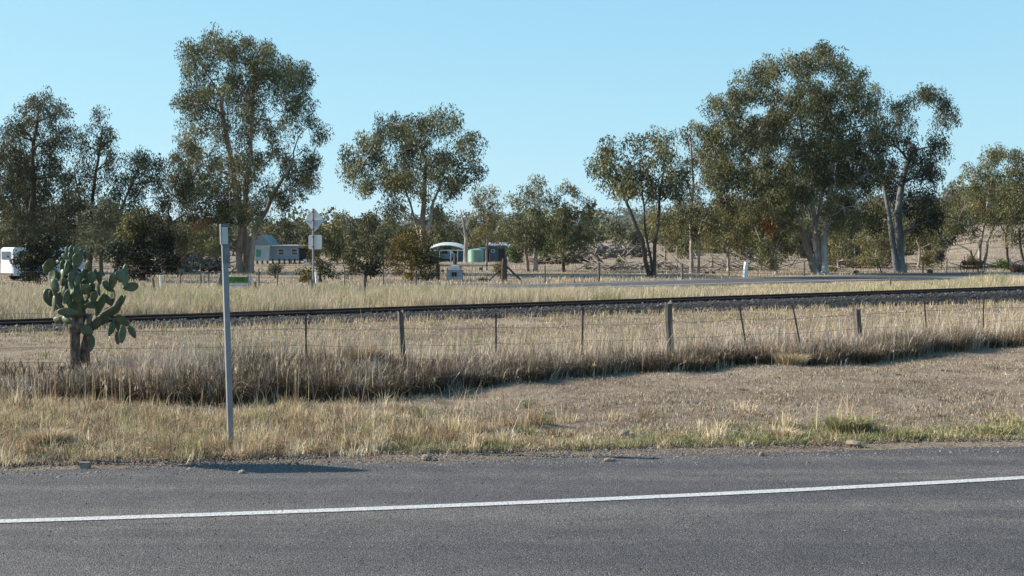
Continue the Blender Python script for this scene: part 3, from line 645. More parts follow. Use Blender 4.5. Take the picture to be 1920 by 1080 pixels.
    mb.build('trunk', M[bark], root, smooth=True); return root
def auto(px, Y, top, bot, wpx, seed, n=9, pals=None, shape='round'):
    r = random.Random(seed * 13 + 5); out = []; hh = bot - top
    for i in range(n):
        t = (i + .5) / n; y = top + hh * (.12 + .76 * t); w_ = math.sin(math.pi * (.18 + .72 * t)) if shape == 'round' else (.45 + .55 * t)
        x = px + r.uniform(-1, 1) * wpx * .55 * w_; out.append((x, y, wpx * r.uniform(.36, .52), hh * r.uniform(.16, .24)) + ((r.choice(pals),) if pals else ()))
    return out

G1 = 'large gum trees beyond the far road'
tree(458, 78, [(410, 85, 50, 30), (480, 92, 40, 34), (370, 112, 34, 38), (540, 132, 42, 40), (400, 150, 58, 42), (470, 165, 58, 48), (558, 182, 36, 38), (362, 190, 36, 32), (505, 225, 60, 46), (578, 238, 34, 36), (425, 235, 60, 46), (350, 250, 26, 34), (372, 305, 46, 46), (450, 310, 56, 46), (532, 298, 56, 40), (578, 312, 24, 34), (400, 368, 52, 40), (505, 365, 50, 30), (560, 345, 34, 26), (346, 350, 28, 36), (430, 402, 40, 22), (500, 130, 40, 34), (378, 408, 18, 22, 'orange'), (470, 400, 34, 24), (408, 448, 22, 26, 'olive')],
     'tallest gum tree on the left, pale forked trunk and drooping open crown', bark='bark_red', r0=.4, stems=[(.40, (462, 0), (456, 430), (437, 330), (428, 270), (415, 180)), (.34, (450, 0), (452, 440), (462, 330), (470, 260), (475, 170)), (.30, (470, 0), (478, 430), (510, 370), (550, 300))], seed=1, dens=1.15, gap=.2, group=G1, twig=1.3)
tree(793, 72, [(740, 238, 42, 30), (820, 226, 42, 26), (880, 265, 30, 34), (782, 262, 46, 36), (690, 285, 42, 38), (664, 312, 24, 26), (750, 308, 52, 40), (832, 300, 46, 36), (886, 308, 26, 26), (718, 345, 42, 26), (800, 345, 56, 34), (862, 345, 32, 22), (740, 392, 30, 26), (830, 405, 26, 24), (700, 262, 28, 24)],
     'wide-crowned gum tree in the middle, pale branches above the golden bush', bark='bark', r0=.36, stems=[(.34, (790, 0), (793, 440), (795, 380), (800, 300)), (.2, (795, 0), (802, 440), (812, 380), (835, 330)), (.16, (790, 0), (785, 440), (758, 350))], seed=2, gap=.2, dens=1.1, group=G1, twig=1.3)
tree(1535, 78, [(1530, 112, 58, 28), (1460, 132, 56, 32), (1592, 150, 46, 38), (1400, 165, 46, 36), (1348, 200, 38, 34), (1500, 180, 66, 44), (1625, 185, 40, 38), (1430, 230, 66, 44), (1368, 268, 58, 42), (1560, 240, 56, 48), (1642, 232, 30, 30), (1490, 290, 66, 44), (1420, 328, 60, 38), (1562, 318, 52, 44), (1350, 326, 36, 32), (1490, 366, 62, 34), (1404, 380, 48, 28), (1582, 388, 44, 44), (1625, 318, 34, 40), (1330, 240, 28, 28), (1440, 408, 10, 16, 'orange'), (1500, 340, 60, 40, 'deep'), (1590, 350, 46, 44, 'deep'), (1380, 320, 50, 40), (1440, 370, 56, 36), (1545, 290, 60, 44, 'deep'), (1620, 270, 34, 34, 'deep'), (1470, 240, 60, 40), (1340, 290, 34, 40), (1550, 200, 50, 40)],  # deep-palette blobs paint shade into the crown's right side and middle
     'largest gum tree on the right, huge dense crown over several leaning trunks', bark='bark', stems=[(.40, (1545, 0), (1545, 450), (1555, 370), (1570, 250)), (.36, (1530, 0), (1510, 450), (1490, 400), (1440, 350), (1400, 300)), (.28, (1535, 0), (1530, 440), (1515, 340), (1500, 220)), (.22, (1540, 0), (1525, 450), (1540, 330))], seed=3, dens=1.05, gap=.12, group=G1, twig=1.1)
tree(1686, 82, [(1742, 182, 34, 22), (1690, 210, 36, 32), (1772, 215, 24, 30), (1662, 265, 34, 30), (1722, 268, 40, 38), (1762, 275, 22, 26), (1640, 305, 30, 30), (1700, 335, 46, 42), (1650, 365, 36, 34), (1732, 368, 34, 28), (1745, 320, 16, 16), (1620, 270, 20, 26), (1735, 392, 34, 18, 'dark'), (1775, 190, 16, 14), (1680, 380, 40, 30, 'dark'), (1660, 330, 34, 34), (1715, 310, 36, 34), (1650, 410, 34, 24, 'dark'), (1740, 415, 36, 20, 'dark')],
     'gum tree right of the largest one, thick smooth trunk coloured a shaded blue-grey and ragged crown', pal='deep', bark='bark_shade', stems=[(.50, (1690, 0), (1684, 400), (1690, 350), (1712, 270)), (.3, (1680, 0), (1665, 390), (1650, 320))], seed=4, gap=.22, dens=.95, group=G1, twig=1.3)
tree(1223, 68, [(1150, 272, 42, 22), (1214, 258, 42, 20), (1124, 300, 20, 26), (1182, 305, 42, 30), (1242, 298, 38, 34), (1268, 330, 28, 30), (1162, 342, 30, 24), (1222, 352, 36, 22), (1138, 330, 20, 20), (1205, 325, 30, 22), (1255, 360, 28, 24), (1190, 355, 24, 18), (1250, 270, 24, 20)],
     'slender gum tree right of centre, dark forked trunk rising from the road edge', bark='bark_dark', stems=[(.2, (1220, 0), (1205, 450), (1175, 380), (1150, 310)), (.18, (1226, 0), (1228, 450), (1236, 380), (1245, 320)), (.13, (1224, 0), (1215, 460), (1208, 390), (1200, 300))], seed=5, gap=.22, pal='gum', group=G1, leaf=(.2, .07), twig=1.2)
tree(1303, 80, [(1290, 240, 26, 26), (1305, 285, 28, 34), (1312, 340, 34, 34), (1295, 390, 30, 34), (1330, 410, 34, 34), (1280, 360, 24, 26), (1275, 400, 26, 28), (1345, 370, 26, 30), (1318, 445, 30, 22), (1270, 320, 22, 26)],
     'narrow gum tree with two pale trunks between the slender gum and the largest gum', bark='bark', stems=[(.2, (1296, 0), (1296, 440), (1300, 350), (1295, 270)), (.15, (1310, 0), (1308, 450), (1325, 400))], seed=6, gap=.2, group=G1)
G2 = 'left-hand roadside trees'
tree(48, 80, [(80, 195, 42, 24, 'gumgrey'), (110, 215, 22, 22, 'gumgrey'), (42, 245, 42, 34), (95, 262, 36, 34), (25, 300, 38, 40), (80, 310, 44, 38), (20, 360, 36, 40), (75, 370, 48, 40), (50, 420, 50, 34), (110, 330, 28, 34), (95, 430, 40, 34), (-15, 320, 30, 50), (-20, 400, 36, 40), (125, 250, 18, 24), (128, 395, 34, 30), (60, 340, 44, 40), (12, 250, 26, 26), (20, 450, 44, 30), (120, 455, 34, 26)],
     'tall grey-brown gum tree at the far left edge of the view', pal='deep', bark='bark_dark', stems=[(.34, (50, 0), (58, 400), (62, 320), (70, 230)), (.2, (44, 0), (35, 420), (20, 340))], seed=7, gap=.2, group=G2)
tree(168, 82, [(188, 215, 26, 20), (205, 240, 12, 18), (172, 250, 30, 26), (196, 280, 24, 28), (158, 300, 24, 28), (180, 330, 30, 26), (140, 345, 28, 30), (190, 375, 32, 30), (150, 270, 16, 22), (210, 300, 14, 20), (150, 400, 34, 30), (200, 410, 30, 26), (165, 440, 34, 26)],
     'thin-crowned dark gum tree second from the far left', pal='deep', bark='bark_dark', stems=[(.22, (168, 0), (172, 400), (180, 320), (192, 240)), (.12, (168, 0), (165, 410), (140, 330))], seed=8, gap=.26, group=G2)
tree(222, 80, [(262, 296, 34, 15), (228, 312, 26, 24), (288, 310, 20, 20), (240, 345, 26, 20), (292, 340, 16, 20), (215, 340, 20, 26), (265, 325, 26, 22), (225, 380, 28, 26), (262, 375, 26, 24), (300, 370, 22, 24), (240, 410, 30, 22)],
     'leaning dark gum tree with a flat crown left of the tallest gum', pal='deep', bark='bark_dark', stems=[(.18, (218, 0), (222, 420), (236, 370), (262, 310))], seed=9, gap=.2, group=G2)
tree(318, 84, [(335, 330, 22, 26, 'gum'), (322, 372, 26, 30), (350, 400, 24, 26), (310, 420, 30, 30), (360, 350, 22, 26), (330, 455, 34, 24), (335, 300, 14, 18, 'gumgrey'), (345, 350, 14, 12, 'orange'), (318, 330, 14, 16, 'gumgrey')],
     'dark bushy gum tree close against the left side of the tallest gum', pal='deep', bark='bark_dark', seed=10, gap=.15, group=G2, fork=.5)
tree(190, 70, [(195, 390, 34, 22), (175, 420, 32, 24), (212, 420, 30, 26), (195, 450, 40, 24), (170, 460, 26, 20), (220, 470, 24, 16)],
     'silvery small-leaved tree with a short trunk behind the cactus', cat='tree', name='broadleaf_tree', pal='silver', bark='bark_dark', seed=11, r0=.2, leaf=(.13, .07), rs=.4, gap=.1, fork=.3, droop=.2)
tree(268, 60, [(280, 420, 40, 22, 'deep'), (245, 440, 32, 24, 'olive'), (290, 455, 48, 28), (245, 475, 42, 28), (295, 490, 42, 26), (255, 505, 44, 20), (240, 415, 20, 16, 'olive')],
     'very dark dense evergreen tree with foliage to the ground, right of the cactus', cat='tree', name='evergreen_tree', pal='dark', bark='bark_dark', seed=12, r0=.18, leaf=(.14, .08), rs=.42, gap=.02, dens=1.7, fork=.2, droop=.2)
tree(72, 56, [(75, 455, 32, 20), (60, 480, 34, 22), (90, 478, 34, 24), (72, 508, 38, 20), (48, 500, 22, 18)],
     'dark round shrub standing in front of the white van', cat='shrub', name='shrub', pal='dark', bark='bark_dark', seed=13, r0=.1, leaf=(.13, .08), rs=.38, gap=.04, dens=1.7, fork=.2, droop=.2)
tree(685, 57, [(690, 465, 26, 14), (665, 482, 26, 18), (708, 482, 24, 18), (685, 498, 30, 14), (655, 500, 16, 12), (700, 505, 14, 10, 'dark')],
     'small glossy dark-green tree on a single bare trunk left of the golden bush', cat='tree', name='broadleaf_tree', pal='deep', bark='bark_dark', seed=14, r0=.12, leaf=(.13, .08), rs=.36, gap=.05, dens=1.3, fork=.45, droop=.2, base_py=542)
tree(772, 62, [(775, 440, 24, 14), (755, 455, 24, 18), (795, 462, 22, 22), (765, 478, 36, 18), (740, 495, 24, 14), (785, 498, 32, 18), (800, 515, 22, 12, 'deep'), (812, 480, 16, 16, 'deep'), (762, 512, 30, 10)],
     'golden-brown bushy tree below the wide-crowned middle gum', cat='tree', name='bushy_tree', pal='gold', bark='bark_dark', seed=15, r0=.1, leaf=(.13, .07), rs=.36, gap=.08, dens=1.25, fork=.3, droop=.2, base_py=530)
tree(600, 60, [(600, 440, 22, 16), (615, 465, 26, 22), (585, 470, 16, 18, 'gold'), (605, 490, 28, 18), (575, 510, 14, 10, 'gold'), (620, 510, 18, 12)],
     'brown-green bushy tree directly behind the back of the road sign', cat='tree', name='bushy_tree', pal='deep', bark='bark_dark', seed=16, r0=.1, leaf=(.13, .07), rs=.36, gap=.1, dens=1.15, fork=.3, droop=.2)
tree(912, 90, [(912, 365, 28, 18), (895, 385, 20, 18), (925, 398, 24, 22), (902, 420, 28, 18), (932, 438, 26, 20), (895, 440, 22, 16)],
     'young upright gum tree beside the green water tank', seed=17, pal='olive', r0=.15, group=G1, gap=.12, rs=.5, stems=[(.14, (912, 0), (913, 460), (912, 410))])
tree(998, 86, [(1006, 345, 26, 18), (980, 375, 30, 24), (1022, 375, 26, 26), (995, 410, 40, 26), (962, 425, 26, 24), (1025, 430, 26, 24), (985, 450, 34, 20)],
     'gum tree with a forked white trunk base, just right of the sheds', seed=18, group=G1, gap=.1, stems=[(.22, (990, 0), (985, 470), (990, 420)), (.26, (1004, 0), (1006, 450), (1012, 390))], rs=.52)
tree(1057, 84, [(1062, 358, 32, 18), (1092, 378, 26, 24), (1048, 392, 28, 24), (1082, 415, 36, 26), (1050, 430, 28, 24), (1098, 445, 26, 26), (1070, 462, 34, 18)],
     'gum tree with a dark trunk and a low rounded crown left of the hill gap', seed=19, group=G1, gap=.08, pal='gum', bark='bark_dark', stems=[(.2, (1057, 0), (1055, 460), (1062, 410))], rs=.52)
G3 = 'understorey gums below the largest gum'
U = [(1247, 92, [(1240, 405, 30, 26), (1265, 425, 26, 24), (1228, 435, 24, 18), (1252, 448, 26, 16)], 'low gum tree with a white forked trunk behind the slender gum', 'olive', 20),
     (1366, 88, [(1365, 385, 38, 30), (1348, 420, 36, 26), (1388, 425, 34, 28), (1365, 452, 32, 18), (1405, 400, 30, 30), (1340, 395, 28, 28)], 'low gum tree with a pale split trunk left of the white tapered post', 'olive', 21),
     (1455, 78, [(1440, 420, 38, 26), (1478, 425, 34, 24), (1425, 450, 28, 22), (1460, 462, 30, 20), (1408, 405, 30, 26), (1440, 484, 30, 12)], 'low many-stemmed gum tree just right of the white tapered post', 'gum', 22),
     (1572, 100, [(1565, 430, 24, 26), (1578, 465, 28, 26), (1560, 480, 26, 20), (1585, 488, 24, 14)], 'light green slim gum sapling behind the leaning trunks of the largest gum', 'olive', 23),
     (1645, 95, [(1642, 395, 26, 22), (1655, 430, 34, 28), (1630, 440, 28, 26), (1650, 465, 32, 20), (1635, 484, 28, 14)], 'yellow-green low gum tree left of the thick blue-grey trunk', 'olive', 24),
     (1722, 98, [(1722, 400, 30, 26), (1752, 420, 30, 28), (1715, 440, 28, 26), (1760, 450, 26, 22), (1735, 465, 24, 14), (1750, 482, 26, 14)], 'slim pale-stemmed gum tree right of the thick blue-grey trunk', 'gum', 25),
     (1335, 96, [(1335, 440, 26, 20), (1320, 460, 24, 16)], 'small round gum tree behind the two pale trunks', 'gum', 26),
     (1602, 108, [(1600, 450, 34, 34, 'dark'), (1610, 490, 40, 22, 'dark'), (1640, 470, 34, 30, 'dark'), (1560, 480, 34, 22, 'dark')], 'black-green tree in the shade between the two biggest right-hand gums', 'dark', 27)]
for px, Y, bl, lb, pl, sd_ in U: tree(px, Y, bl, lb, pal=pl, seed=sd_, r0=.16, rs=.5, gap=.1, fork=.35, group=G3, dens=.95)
G4 = 'trees at the right edge'
tree(1838, 95, [(1888, 283, 26, 12), (1858, 295, 24, 16), (1835, 325, 30, 20), (1808, 350, 24, 20), (1850, 350, 30, 24), (1800, 385, 26, 24), (1838, 392, 34, 26), (1815, 425, 32, 20), (1782, 410, 20, 26), (1835, 380, 12, 14, 'orange')],
     'sloping grey-green gum tree behind the rusty farm machine', pal='gum', bark='bark', stems=[(.24, (1838, 0), (1838, 460), (1850, 400), (1862, 330)), (.16, (1832, 0), (1820, 470), (1795, 458)), (.2, (1842, 0), (1852, 450), (1870, 400))], seed=30, group=G4, gap=.14)
tree(1893, 92, [(1905, 302, 36, 22), (1885, 340, 38, 28), (1925, 340, 40, 36), (1900, 380, 44, 32), (1872, 410, 30, 24), (1925, 410, 40, 34), (1890, 440, 30, 18)],
     'dense green gum tree at the right edge on one thin dark trunk', pal='gum', bark='bark_dark', stems=[(.17, (1893, 0), (1886, 440), (1892, 380)), (.16, (1925, 0), (1912, 430))], seed=31, group=G4, gap=.08)
# middle-distance background trees, each its own
BG = [(545, 125, 398, 470, 40, 'deep', 'dark tree standing behind the pale house roof'), (510, 128, 412, 470, 30, 'gum', 'olive tree rising over the left end of the pale house'), (632, 118, 388, 482, 32, 'olive', 'open olive gum tree right of the road sign'),
      (668, 112, 402, 490, 34, 'gum', 'olive-brown gum tree behind the small glossy tree'), (705, 108, 388, 492, 36, 'deep', 'dark round gum tree left of the golden bush'), (735, 120, 410, 480, 26, 'deep', 'dark narrow tree hidden behind the golden bush'),
      (372, 120, 425, 490, 34, 'olive', 'yellowish gum tree behind the branch heap'), (405, 110, 440, 500, 24, 'olive', 'slim yellow-green gum tree left of the tallest gum trunk'), (335, 130, 425, 480, 34, 'gum', 'dull gum tree above the branch heap'),
      (20, 100, 380, 500, 50, 'deep', 'dark tree behind the white van at the left edge'), (110, 98, 390, 500, 50, 'gumgrey', 'brownish gum tree behind the top of the cactus'), (150, 105, 400, 490, 36, 'gumgrey', 'dim gum tree between the cactus and the silvery tree'),
      (300, 112, 400, 480, 40, 'deep', 'dark tree behind the very dark evergreen'), (850, 190, 418, 470, 34, 'gum', 'distant olive tree above the pale carport roof'), (880, 200, 410, 470, 30, 'gum', 'distant grey-green tree above the green tank'),
      (830, 160, 430, 478, 22, 'deep', 'dark distant tree at the left end of the carport'), (945, 150, 430, 478, 22, 'gum', 'distant olive tree above the dark blue shed'), (1025, 130, 440, 494, 16, 'bright', 'bright green shrub-like tree between the two forked gums'),
      (965, 125, 450, 498, 12, 'bright', 'small bright green tree by the right-hand shed'), (1152, 210, 412, 458, 24, 'gumgrey', 'lone hazy round tree in the hill gap'), (1192, 230, 430, 458, 16, 'gumgrey', 'small hazy bush at the right of the hill gap'),
      (1290, 130, 430, 490, 30, 'olive', 'far olive gum tree seen below the narrow gum'), (1400, 125, 420, 492, 40, 'gum', 'far gum tree behind the white tapered post'), (1430, 140, 400, 485, 40, 'olive', 'far pale gum tree under the largest crown'),
      (1500, 135, 420, 495, 44, 'deep', 'dark far tree left of the leaning trunks'), (1545, 140, 410, 495, 44, 'dark', 'shaded far tree straight behind the leaning trunks'), (1610, 145, 400, 490, 44, 'deep', 'dark far tree filling the gap below the two big crowns'),
      (1690, 140, 400, 490, 40, 'deep', 'dark far tree behind the thick blue-grey trunk'), (1770, 150, 395, 480, 40, 'dark', 'dark far tree left of the rusty farm machine'), (1750, 165, 380, 460, 30, 'gum', 'far green gum tree behind the ragged-crowned gum'),
      (1795, 220, 340, 440, 34, 'gumgrey', 'hazy gum tree high on the right-hand slope'), (1860, 240, 380, 425, 50, 'gumgrey', 'hazy low tree on the pale slope at the right edge'),
      (225, 115, 430, 490, 40, 'deep', 'dark low tree behind the silvery tree'), (60, 120, 420, 500, 44, 'dark', 'black-green tree deep behind the far left gum'), (580, 122, 420, 480, 26, 'deep', 'dark far tree at the right end of the pale house'), (655, 150, 430, 480, 40, 'dark', 'dark far tree closing the gap right of the road sign'), (765, 140, 430, 485, 36, 'deep', 'dark far tree behind the middle gum trunk')]
BG += [(1290, 150, 400, 492, 40, 'gum', 'broad olive tree behind the two pale trunks of the narrow gum'), (1430, 150, 410, 494, 46, 'deep', 'broad dim tree behind the low many-stemmed gum'), (40, 130, 300, 505, 60, 'deep', 'broad dark tree deep behind the far left gum crown'), (130, 135, 340, 505, 56, 'deep', 'broad dark tree behind the thin-crowned dark gum'), (200, 140, 380, 500, 50, 'deep', 'broad dark tree behind the flat-crowned leaning gum'), (265, 135, 380, 500, 46, 'deep', 'broad dark tree rising above the very dark evergreen'),
       (345, 140, 410, 500, 40, 'deep', 'dim broad tree behind the top of the branch heap'), (1480, 160, 380, 500, 60, 'deep', 'broad dark tree behind the left side of the leaning trunks'), (1580, 160, 380, 500, 60, 'dark', 'broad black-green tree behind the right side of the leaning trunks'), (1640, 170, 370, 498, 50, 'deep', 'broad dark tree left behind the thick blue-grey trunk'),
       (1730, 170, 370, 492, 56, 'deep', 'broad dark tree right behind the thick blue-grey trunk'), (1345, 165, 400, 496, 44, 'gum', 'broad olive tree behind the small round gum'), (1260, 170, 420, 490, 30, 'gum', 'broad olive tree behind the white forked trunk'), (700, 170, 410, 490, 50, 'deep', 'broad dim tree far behind the small glossy tree')]
for i, (px, Y, top, bot, wpx, pl, lb) in enumerate(BG):
    tree(px, Y, auto(px, Y, top, bot, wpx, i + 3, 7, [pl, pl, 'gum' if pl != 'dark' else 'dark']), lb, cat='tree', name='far_tree', pal=pl, seed=60 + i, r0=.17, rs=.6 * Y / 110, leaf=(.21 * Y / 95, .09 * Y / 95), gap=.06, fork=.35, group='trees in the middle distance', dens=1.1, twig=.4, depth=.5)

# low shrubs and saplings
def shrub(px, py, Y, w_, h_, pal, label, seed, cat='shrub', name='shrub', **kw):
    r = random.Random(seed); bl = [(px + r.uniform(-.4, .4) * w_, py - h_ * r.uniform(.35, .8), w_ * .45, h_ * .28) for _ in range(5)]
    tree(px, Y, bl, label, cat=cat, name=name, pal=pal, bark='bark_dark', seed=seed, r0=.05, leaf=(.12, .06), rs=.3, fork=.25, droop=.1, dens=1.1, twig=.7, gap=.08, group='shrubs and saplings', **kw)
SH = [(938, 520, 66, 12, 26, 'olive', 'yellow-green bush beside the dark strutted post', 101), (516, 525, 66, 14, 32, 'silver', 'thin grey sapling in a guard right of the tallest gum', 102), (1428, 500, 92, 14, 26, 'bright', 'bright green shrub right of the white tapered post', 103),
      (1447, 508, 88, 12, 24, 'gold', 'yellow shrub at the foot of the many-stemmed gum', 104), (1737, 502, 88, 10, 24, 'gold', 'yellow-topped sapling on a thin stem beside a drum, right of the thick trunk', 105), (1882, 510, 84, 14, 20, 'bright', 'low green bush right of the rusty farm machine', 106),
      (1825, 505, 86, 10, 26, 'gold', 'yellowish bush standing just behind the rusty farm machine', 107), (1165, 500, 98, 8, 16, 'bright', 'tiny green bush in the open paddock below the hill gap', 108), (1105, 512, 94, 10, 16, 'dry', 'leafless brown bush right of the dark-trunked gum', 109), (1058, 505, 110, 8, 12, 'bright', 'tiny pale bush beside the dark-trunked gum', 110),
      (575, 535, 58, 9, 22, 'gold', 'small rusty-leaved sapling left of the road sign pole', 111), (905, 535, 62, 14, 10, 'olive', 'low olive ground shrub left of the dark strutted post', 112), (333, 510, 70, 8, 34, 'orange', 'thin red-leaved sapling before the branch heap', 113), (1690, 510, 90, 12, 16, 'silver', 'pale thin shrub at the foot of the thick trunk', 114), (1250, 505, 100, 10, 10, 'dry', 'dry bush by the white forked trunk', 115), (1560, 515, 84, 10, 16, 'olive', 'sparse olive shrub right of the leaning trunks', 116), (1765, 500, 96, 20, 36, 'dry', 'grey leafless thicket left of the rusty farm machine', 117)]
for a in SH: shrub(*a)

# ---------------------------------------------------------------- hills and far wood
def hills():
    xs = np.linspace(-1500, 1700, 260); ys = np.linspace(1000, 1900, 40); X, Y = np.meshgrid(xs, ys)
    k = X / 1400
    prof = 22 + 12 * np.sin(k * 2.2 + .5) + 12 * fbm(X / 260, Y / 260 * 0 + 2, 51) + 20 * sstep(.0, .35, X / Y) + 30 * sstep(.3, .5, X / Y)
    t = np.clip((Y - 1000) / 480, 0, 1); Z = -2 + prof * (t * t * (3 - 2 * t)) * np.interp(Y, [1480, 1900], [1, .8]) + 4 * fbm(X / 40, Y / 40, 52)
    V = np.stack([X, Y, Z], -1).reshape(-1, 3); nr, nc = X.shape; i = (np.arange(nr - 1)[:, None] * nc + np.arange(nc - 1)[None]).ravel()
    M['hill'] = mat_noise('wooded_hill', [(.3, (.04, .05, .035)), (.5, (.06, .068, .045)), (.7, (.10, .10, .07))], .03, 8, 1, .0)
    tag(npmesh('hills', V, np.stack([i, i + 1, i + nc + 1, i + nc], -1), M['hill'], smooth=True), kind='structure')
    # far-off wood on the hill and at its foot, reads as one mass
    n = 1150; y = rng.uniform(200, 620, n); k_ = rng.uniform(-.5, .5, n); x = k_ * y; ok = ~(((k_ > .068) & (k_ < .115)) | ((k_ > -.055) & (k_ < -.02))) | (y > 520); x, y = x[ok], y[ok]; n = len(x)
    hh = rng.uniform(3.5, 8, n); C0 = np.repeat(np.stack([x, y, H(x, y) + hh * .55], -1), 9, 0) + rng.normal(0, 1, (n * 9, 3)) * np.array([1.9, 1.9, 1]) * np.repeat(hh, 9)[:, None] / np.array([5.5, 5.5, 4.2])
    p = np.array([(.115, .12, .062), (.085, .092, .048), (.15, .15, .085)]); V1, F1, c1 = leafmesh(C0, np.full(n * 9, 1.7), np.full(n * 9, 26), .95, .5, p[rng.integers(0, 3, n * 9)], .6)
    tag(npmesh('distant_trees', V1, F1, M['leaf'], col=c1), 'distant line of grey-green scrub closing the view behind the trees', 'scrub', kind='stuff')
    n = 2600; x = rng.uniform(-900, 1100, n); y = rng.uniform(620, 1500, n)
    kx = np.clip((x + 1500) / (3200 / 259), 0, 258).astype(int); ky = np.clip((y - 1000) / (900 / 39), 0, 38).astype(int); zh = np.where(y > 1000, Z[ky, kx], H(x, y))
    C0 = np.stack([x, y, zh + 5], -1); C0 = np.repeat(C0, 4, 0) + rng.normal(0, 1, (n * 4, 3)) * np.array([4, 4, 2.2])
    p = np.array([(.075, .085, .05), (.055, .065, .04), (.10, .105, .065)]); V, Fq, col = leafmesh(C0, np.full(n * 4, 5.), np.full(n * 4, 12), 2.6, 2.0, p[rng.integers(0, 3, n * 4)], 0)
    tag(npmesh('far_wood', V, Fq, M['leaf'], col=col), 'far-off grey-green wood on the hill behind the trees', 'wood', kind='stuff')
hills()

# ---------------------------------------------------------------- near fence
def near_fence():
    x0, x1 = -16.0, 24.0; root = empty('wire_fence', (0, float(fence_y(0)), Hf(0, float(fence_y(0)))), 0, 'old barbed-wire fence in the tall grass with split timber posts and thin steel pickets', 'fence')
    o0 = root.location.copy()
    def Y_at(px):
        x = 0.
        for _ in range(12): x = (px - 960) / F * float(fence_y(x))
        return x, float(fence_y(x))
    def wood(px, top_py, wpx, lean=0, label=None, seed=1, notch=True):
        x, y = Y_at(px); z0 = Hf(x, y); zt = at(px, top_py, y).z; h = zt - z0 + .35; r = wpx * y / F / 2; rr = random.Random(seed)
        b = MB(); n = 10; rings = 9; vs = []
        ph = [rr.uniform(.82, 1.15) for _ in range(n)]
        for i in range(rings):
            t = i / (rings - 1)
            for k in range(n):
                a = 2 * math.pi * k / n; rad = r * ph[k] * (1.06 - .14 * t) * (1 + rr.uniform(-.04, .04)); zz = -.35 + h * t + (rr.uniform(-.05, .02) if i == rings - 1 else 0)
                vs.append((rad * math.cos(a) + lean * (zz + .35) + .012 * math.sin(5 * t), rad * math.sin(a) * .85, zz))
        fs = [(i * n + k, i * n + (k + 1) % n, (i + 1) * n + (k + 1) % n, (i + 1) * n + k) for i in range(rings - 1) for k in range(n)] + [tuple(range((rings - 1) * n, rings * n))]
        b.add([(a + x - o0.x, c + y - o0.y, d + z0 - o0.z) for a, c, d in vs], fs); o = b.build('timber_post', M['post'], root)
        if label: o['label'] = label
    wood(754, 583, 14, -.01, 'straight grey split post', 3); wood(1257, 564, 16, -.01, 'thick split post with a hollow cracked foot', 4)
    wood(1615, 579, 15, -.05, 'short jagged grey stump post', 5)
    for px, tp, ln in ((573, 590, 0), (930, 586, 0), (1093, 575, .02), (1390, 572, -.17), (1490, 570, -.2), (1735, 562, -.08), (1845, 556, 0), (-160, 640, 0), (2000, 552, 0), (2120, 550, 0)):
        x, y = Y_at(px); z0 = Hf(x, y); h = at(px, tp, y).z - z0; b = MB()
        for w_, d_ in ((.024, .005), (.005, .022)):
            b.box((0, 0, 0), (w_, d_, h + .3))
        b.v = [(a + x - o0.x + ln * (d - h / 2), c + y - o0.y, d + z0 + h / 2 - .15 - o0.z) for a, c, d in b.v]; b.build('steel_picket', M['steel'], root)
    posts = sorted([Y_at(p)[0] for p in (-400, -160, 40, 573, 754, 930, 1093, 1257, 1390, 1615, 1735, 1845, 2000, 2300)])
    for hz in (.80, .58, .36, .17):
        pts = []
        for a, b_ in zip(posts[:-1], posts[1:]):
            for i in range(5):
                t = i / 5; x = a + (b_ - a) * t; y = float(fence_y(x)) - .05; pts.append((x - o0.x, y - o0.y, Hf(x, y) * .3 + hz + .03 * max(0, x) * .35 - .018 * math.sin(math.pi * t) - o0.z))
        MB().tube(pts, .0022, 4).build('wire', M['wire'], root)
near_fence()

# fence between track and far road (leaning stumps), and fence beyond the far road
def small_post(b, px, Y, hm, r, lean, o0, square=False):
    p = at(px, HOR, Y); z0 = Hf(p.x, Y); pts = [(p.x - o0[0] - lean * .1, Y - o0[1], z0 - .2 - o0[2]), (p.x - o0[0] + lean * hm, Y - o0[1], z0 + hm - o0[2])]
    b.tube(pts, [r * 1.05, r * .92], 4 if square else 7)
o0 = (0, 43, 0); rt = empty('trackside_fence', o0, 0, 'remains of an old timber fence leaning in the tan grass beyond the railway', 'fence')
for px, Y, hm, r, ln in ((405, 41, .80, .11, .22), (481, 40, .55, .06, -.12), (587, 40, .62, .045, -.1), (683, 38, .7, .06, 0), (292, 38, .68, .05, -.15), (1670, 49, .5, .04, 0), (132, 38, .6, .05, .05)):
    b = MB(); small_post(b, px, Y, hm, r, ln, o0); b.build('timber_post', M['post'], rt)
def ffy(px):
    x = 0.
    for _ in range(20): x = (px - 960) / F * (float(fr_far(x)) + 1.8)
    return x, float(fr_far(x)) + 1.8
o1 = (0, 60, 0); rt = empty('roadside_fence', o1, 0, 'thin wire fence along the far side of the far road', 'fence')
pl = []
for px, ty, r, ln in ((120, 505, .03, 0), (232, 505, .03, 0), (338, 505, .03, 0), (376, 498, .03, 0), (391, 520, .03, 0), (485, 505, .03, 0), (520, 506, .03, 0), (578, 512, .03, 0), (646, 500, .03, 0), (719, 500, .03, 0), (780, 510, .03, 0), (1022, 498, .035, 0), (1123, 492, .075, 0), (1279, 494, .07, 0), (1367, 500, .03, 0), (1508, 490, .05, 0), (1655, 486, .04, -.35), (1731, 486, .05, 0), (1776, 488, .03, 0), (1895, 486, .05, 0)):
    x, y = ffy(px); hm = max(.6, min(1.25, at(px, ty, y).z - Hf(x, y))); b = MB(); small_post(b, px, y, hm, r, ln, o1)
    o = b.build('timber_post' if r > .04 else 'steel_picket', M['post'] if r > .04 else M['steel'], rt); pl.append((x, y))
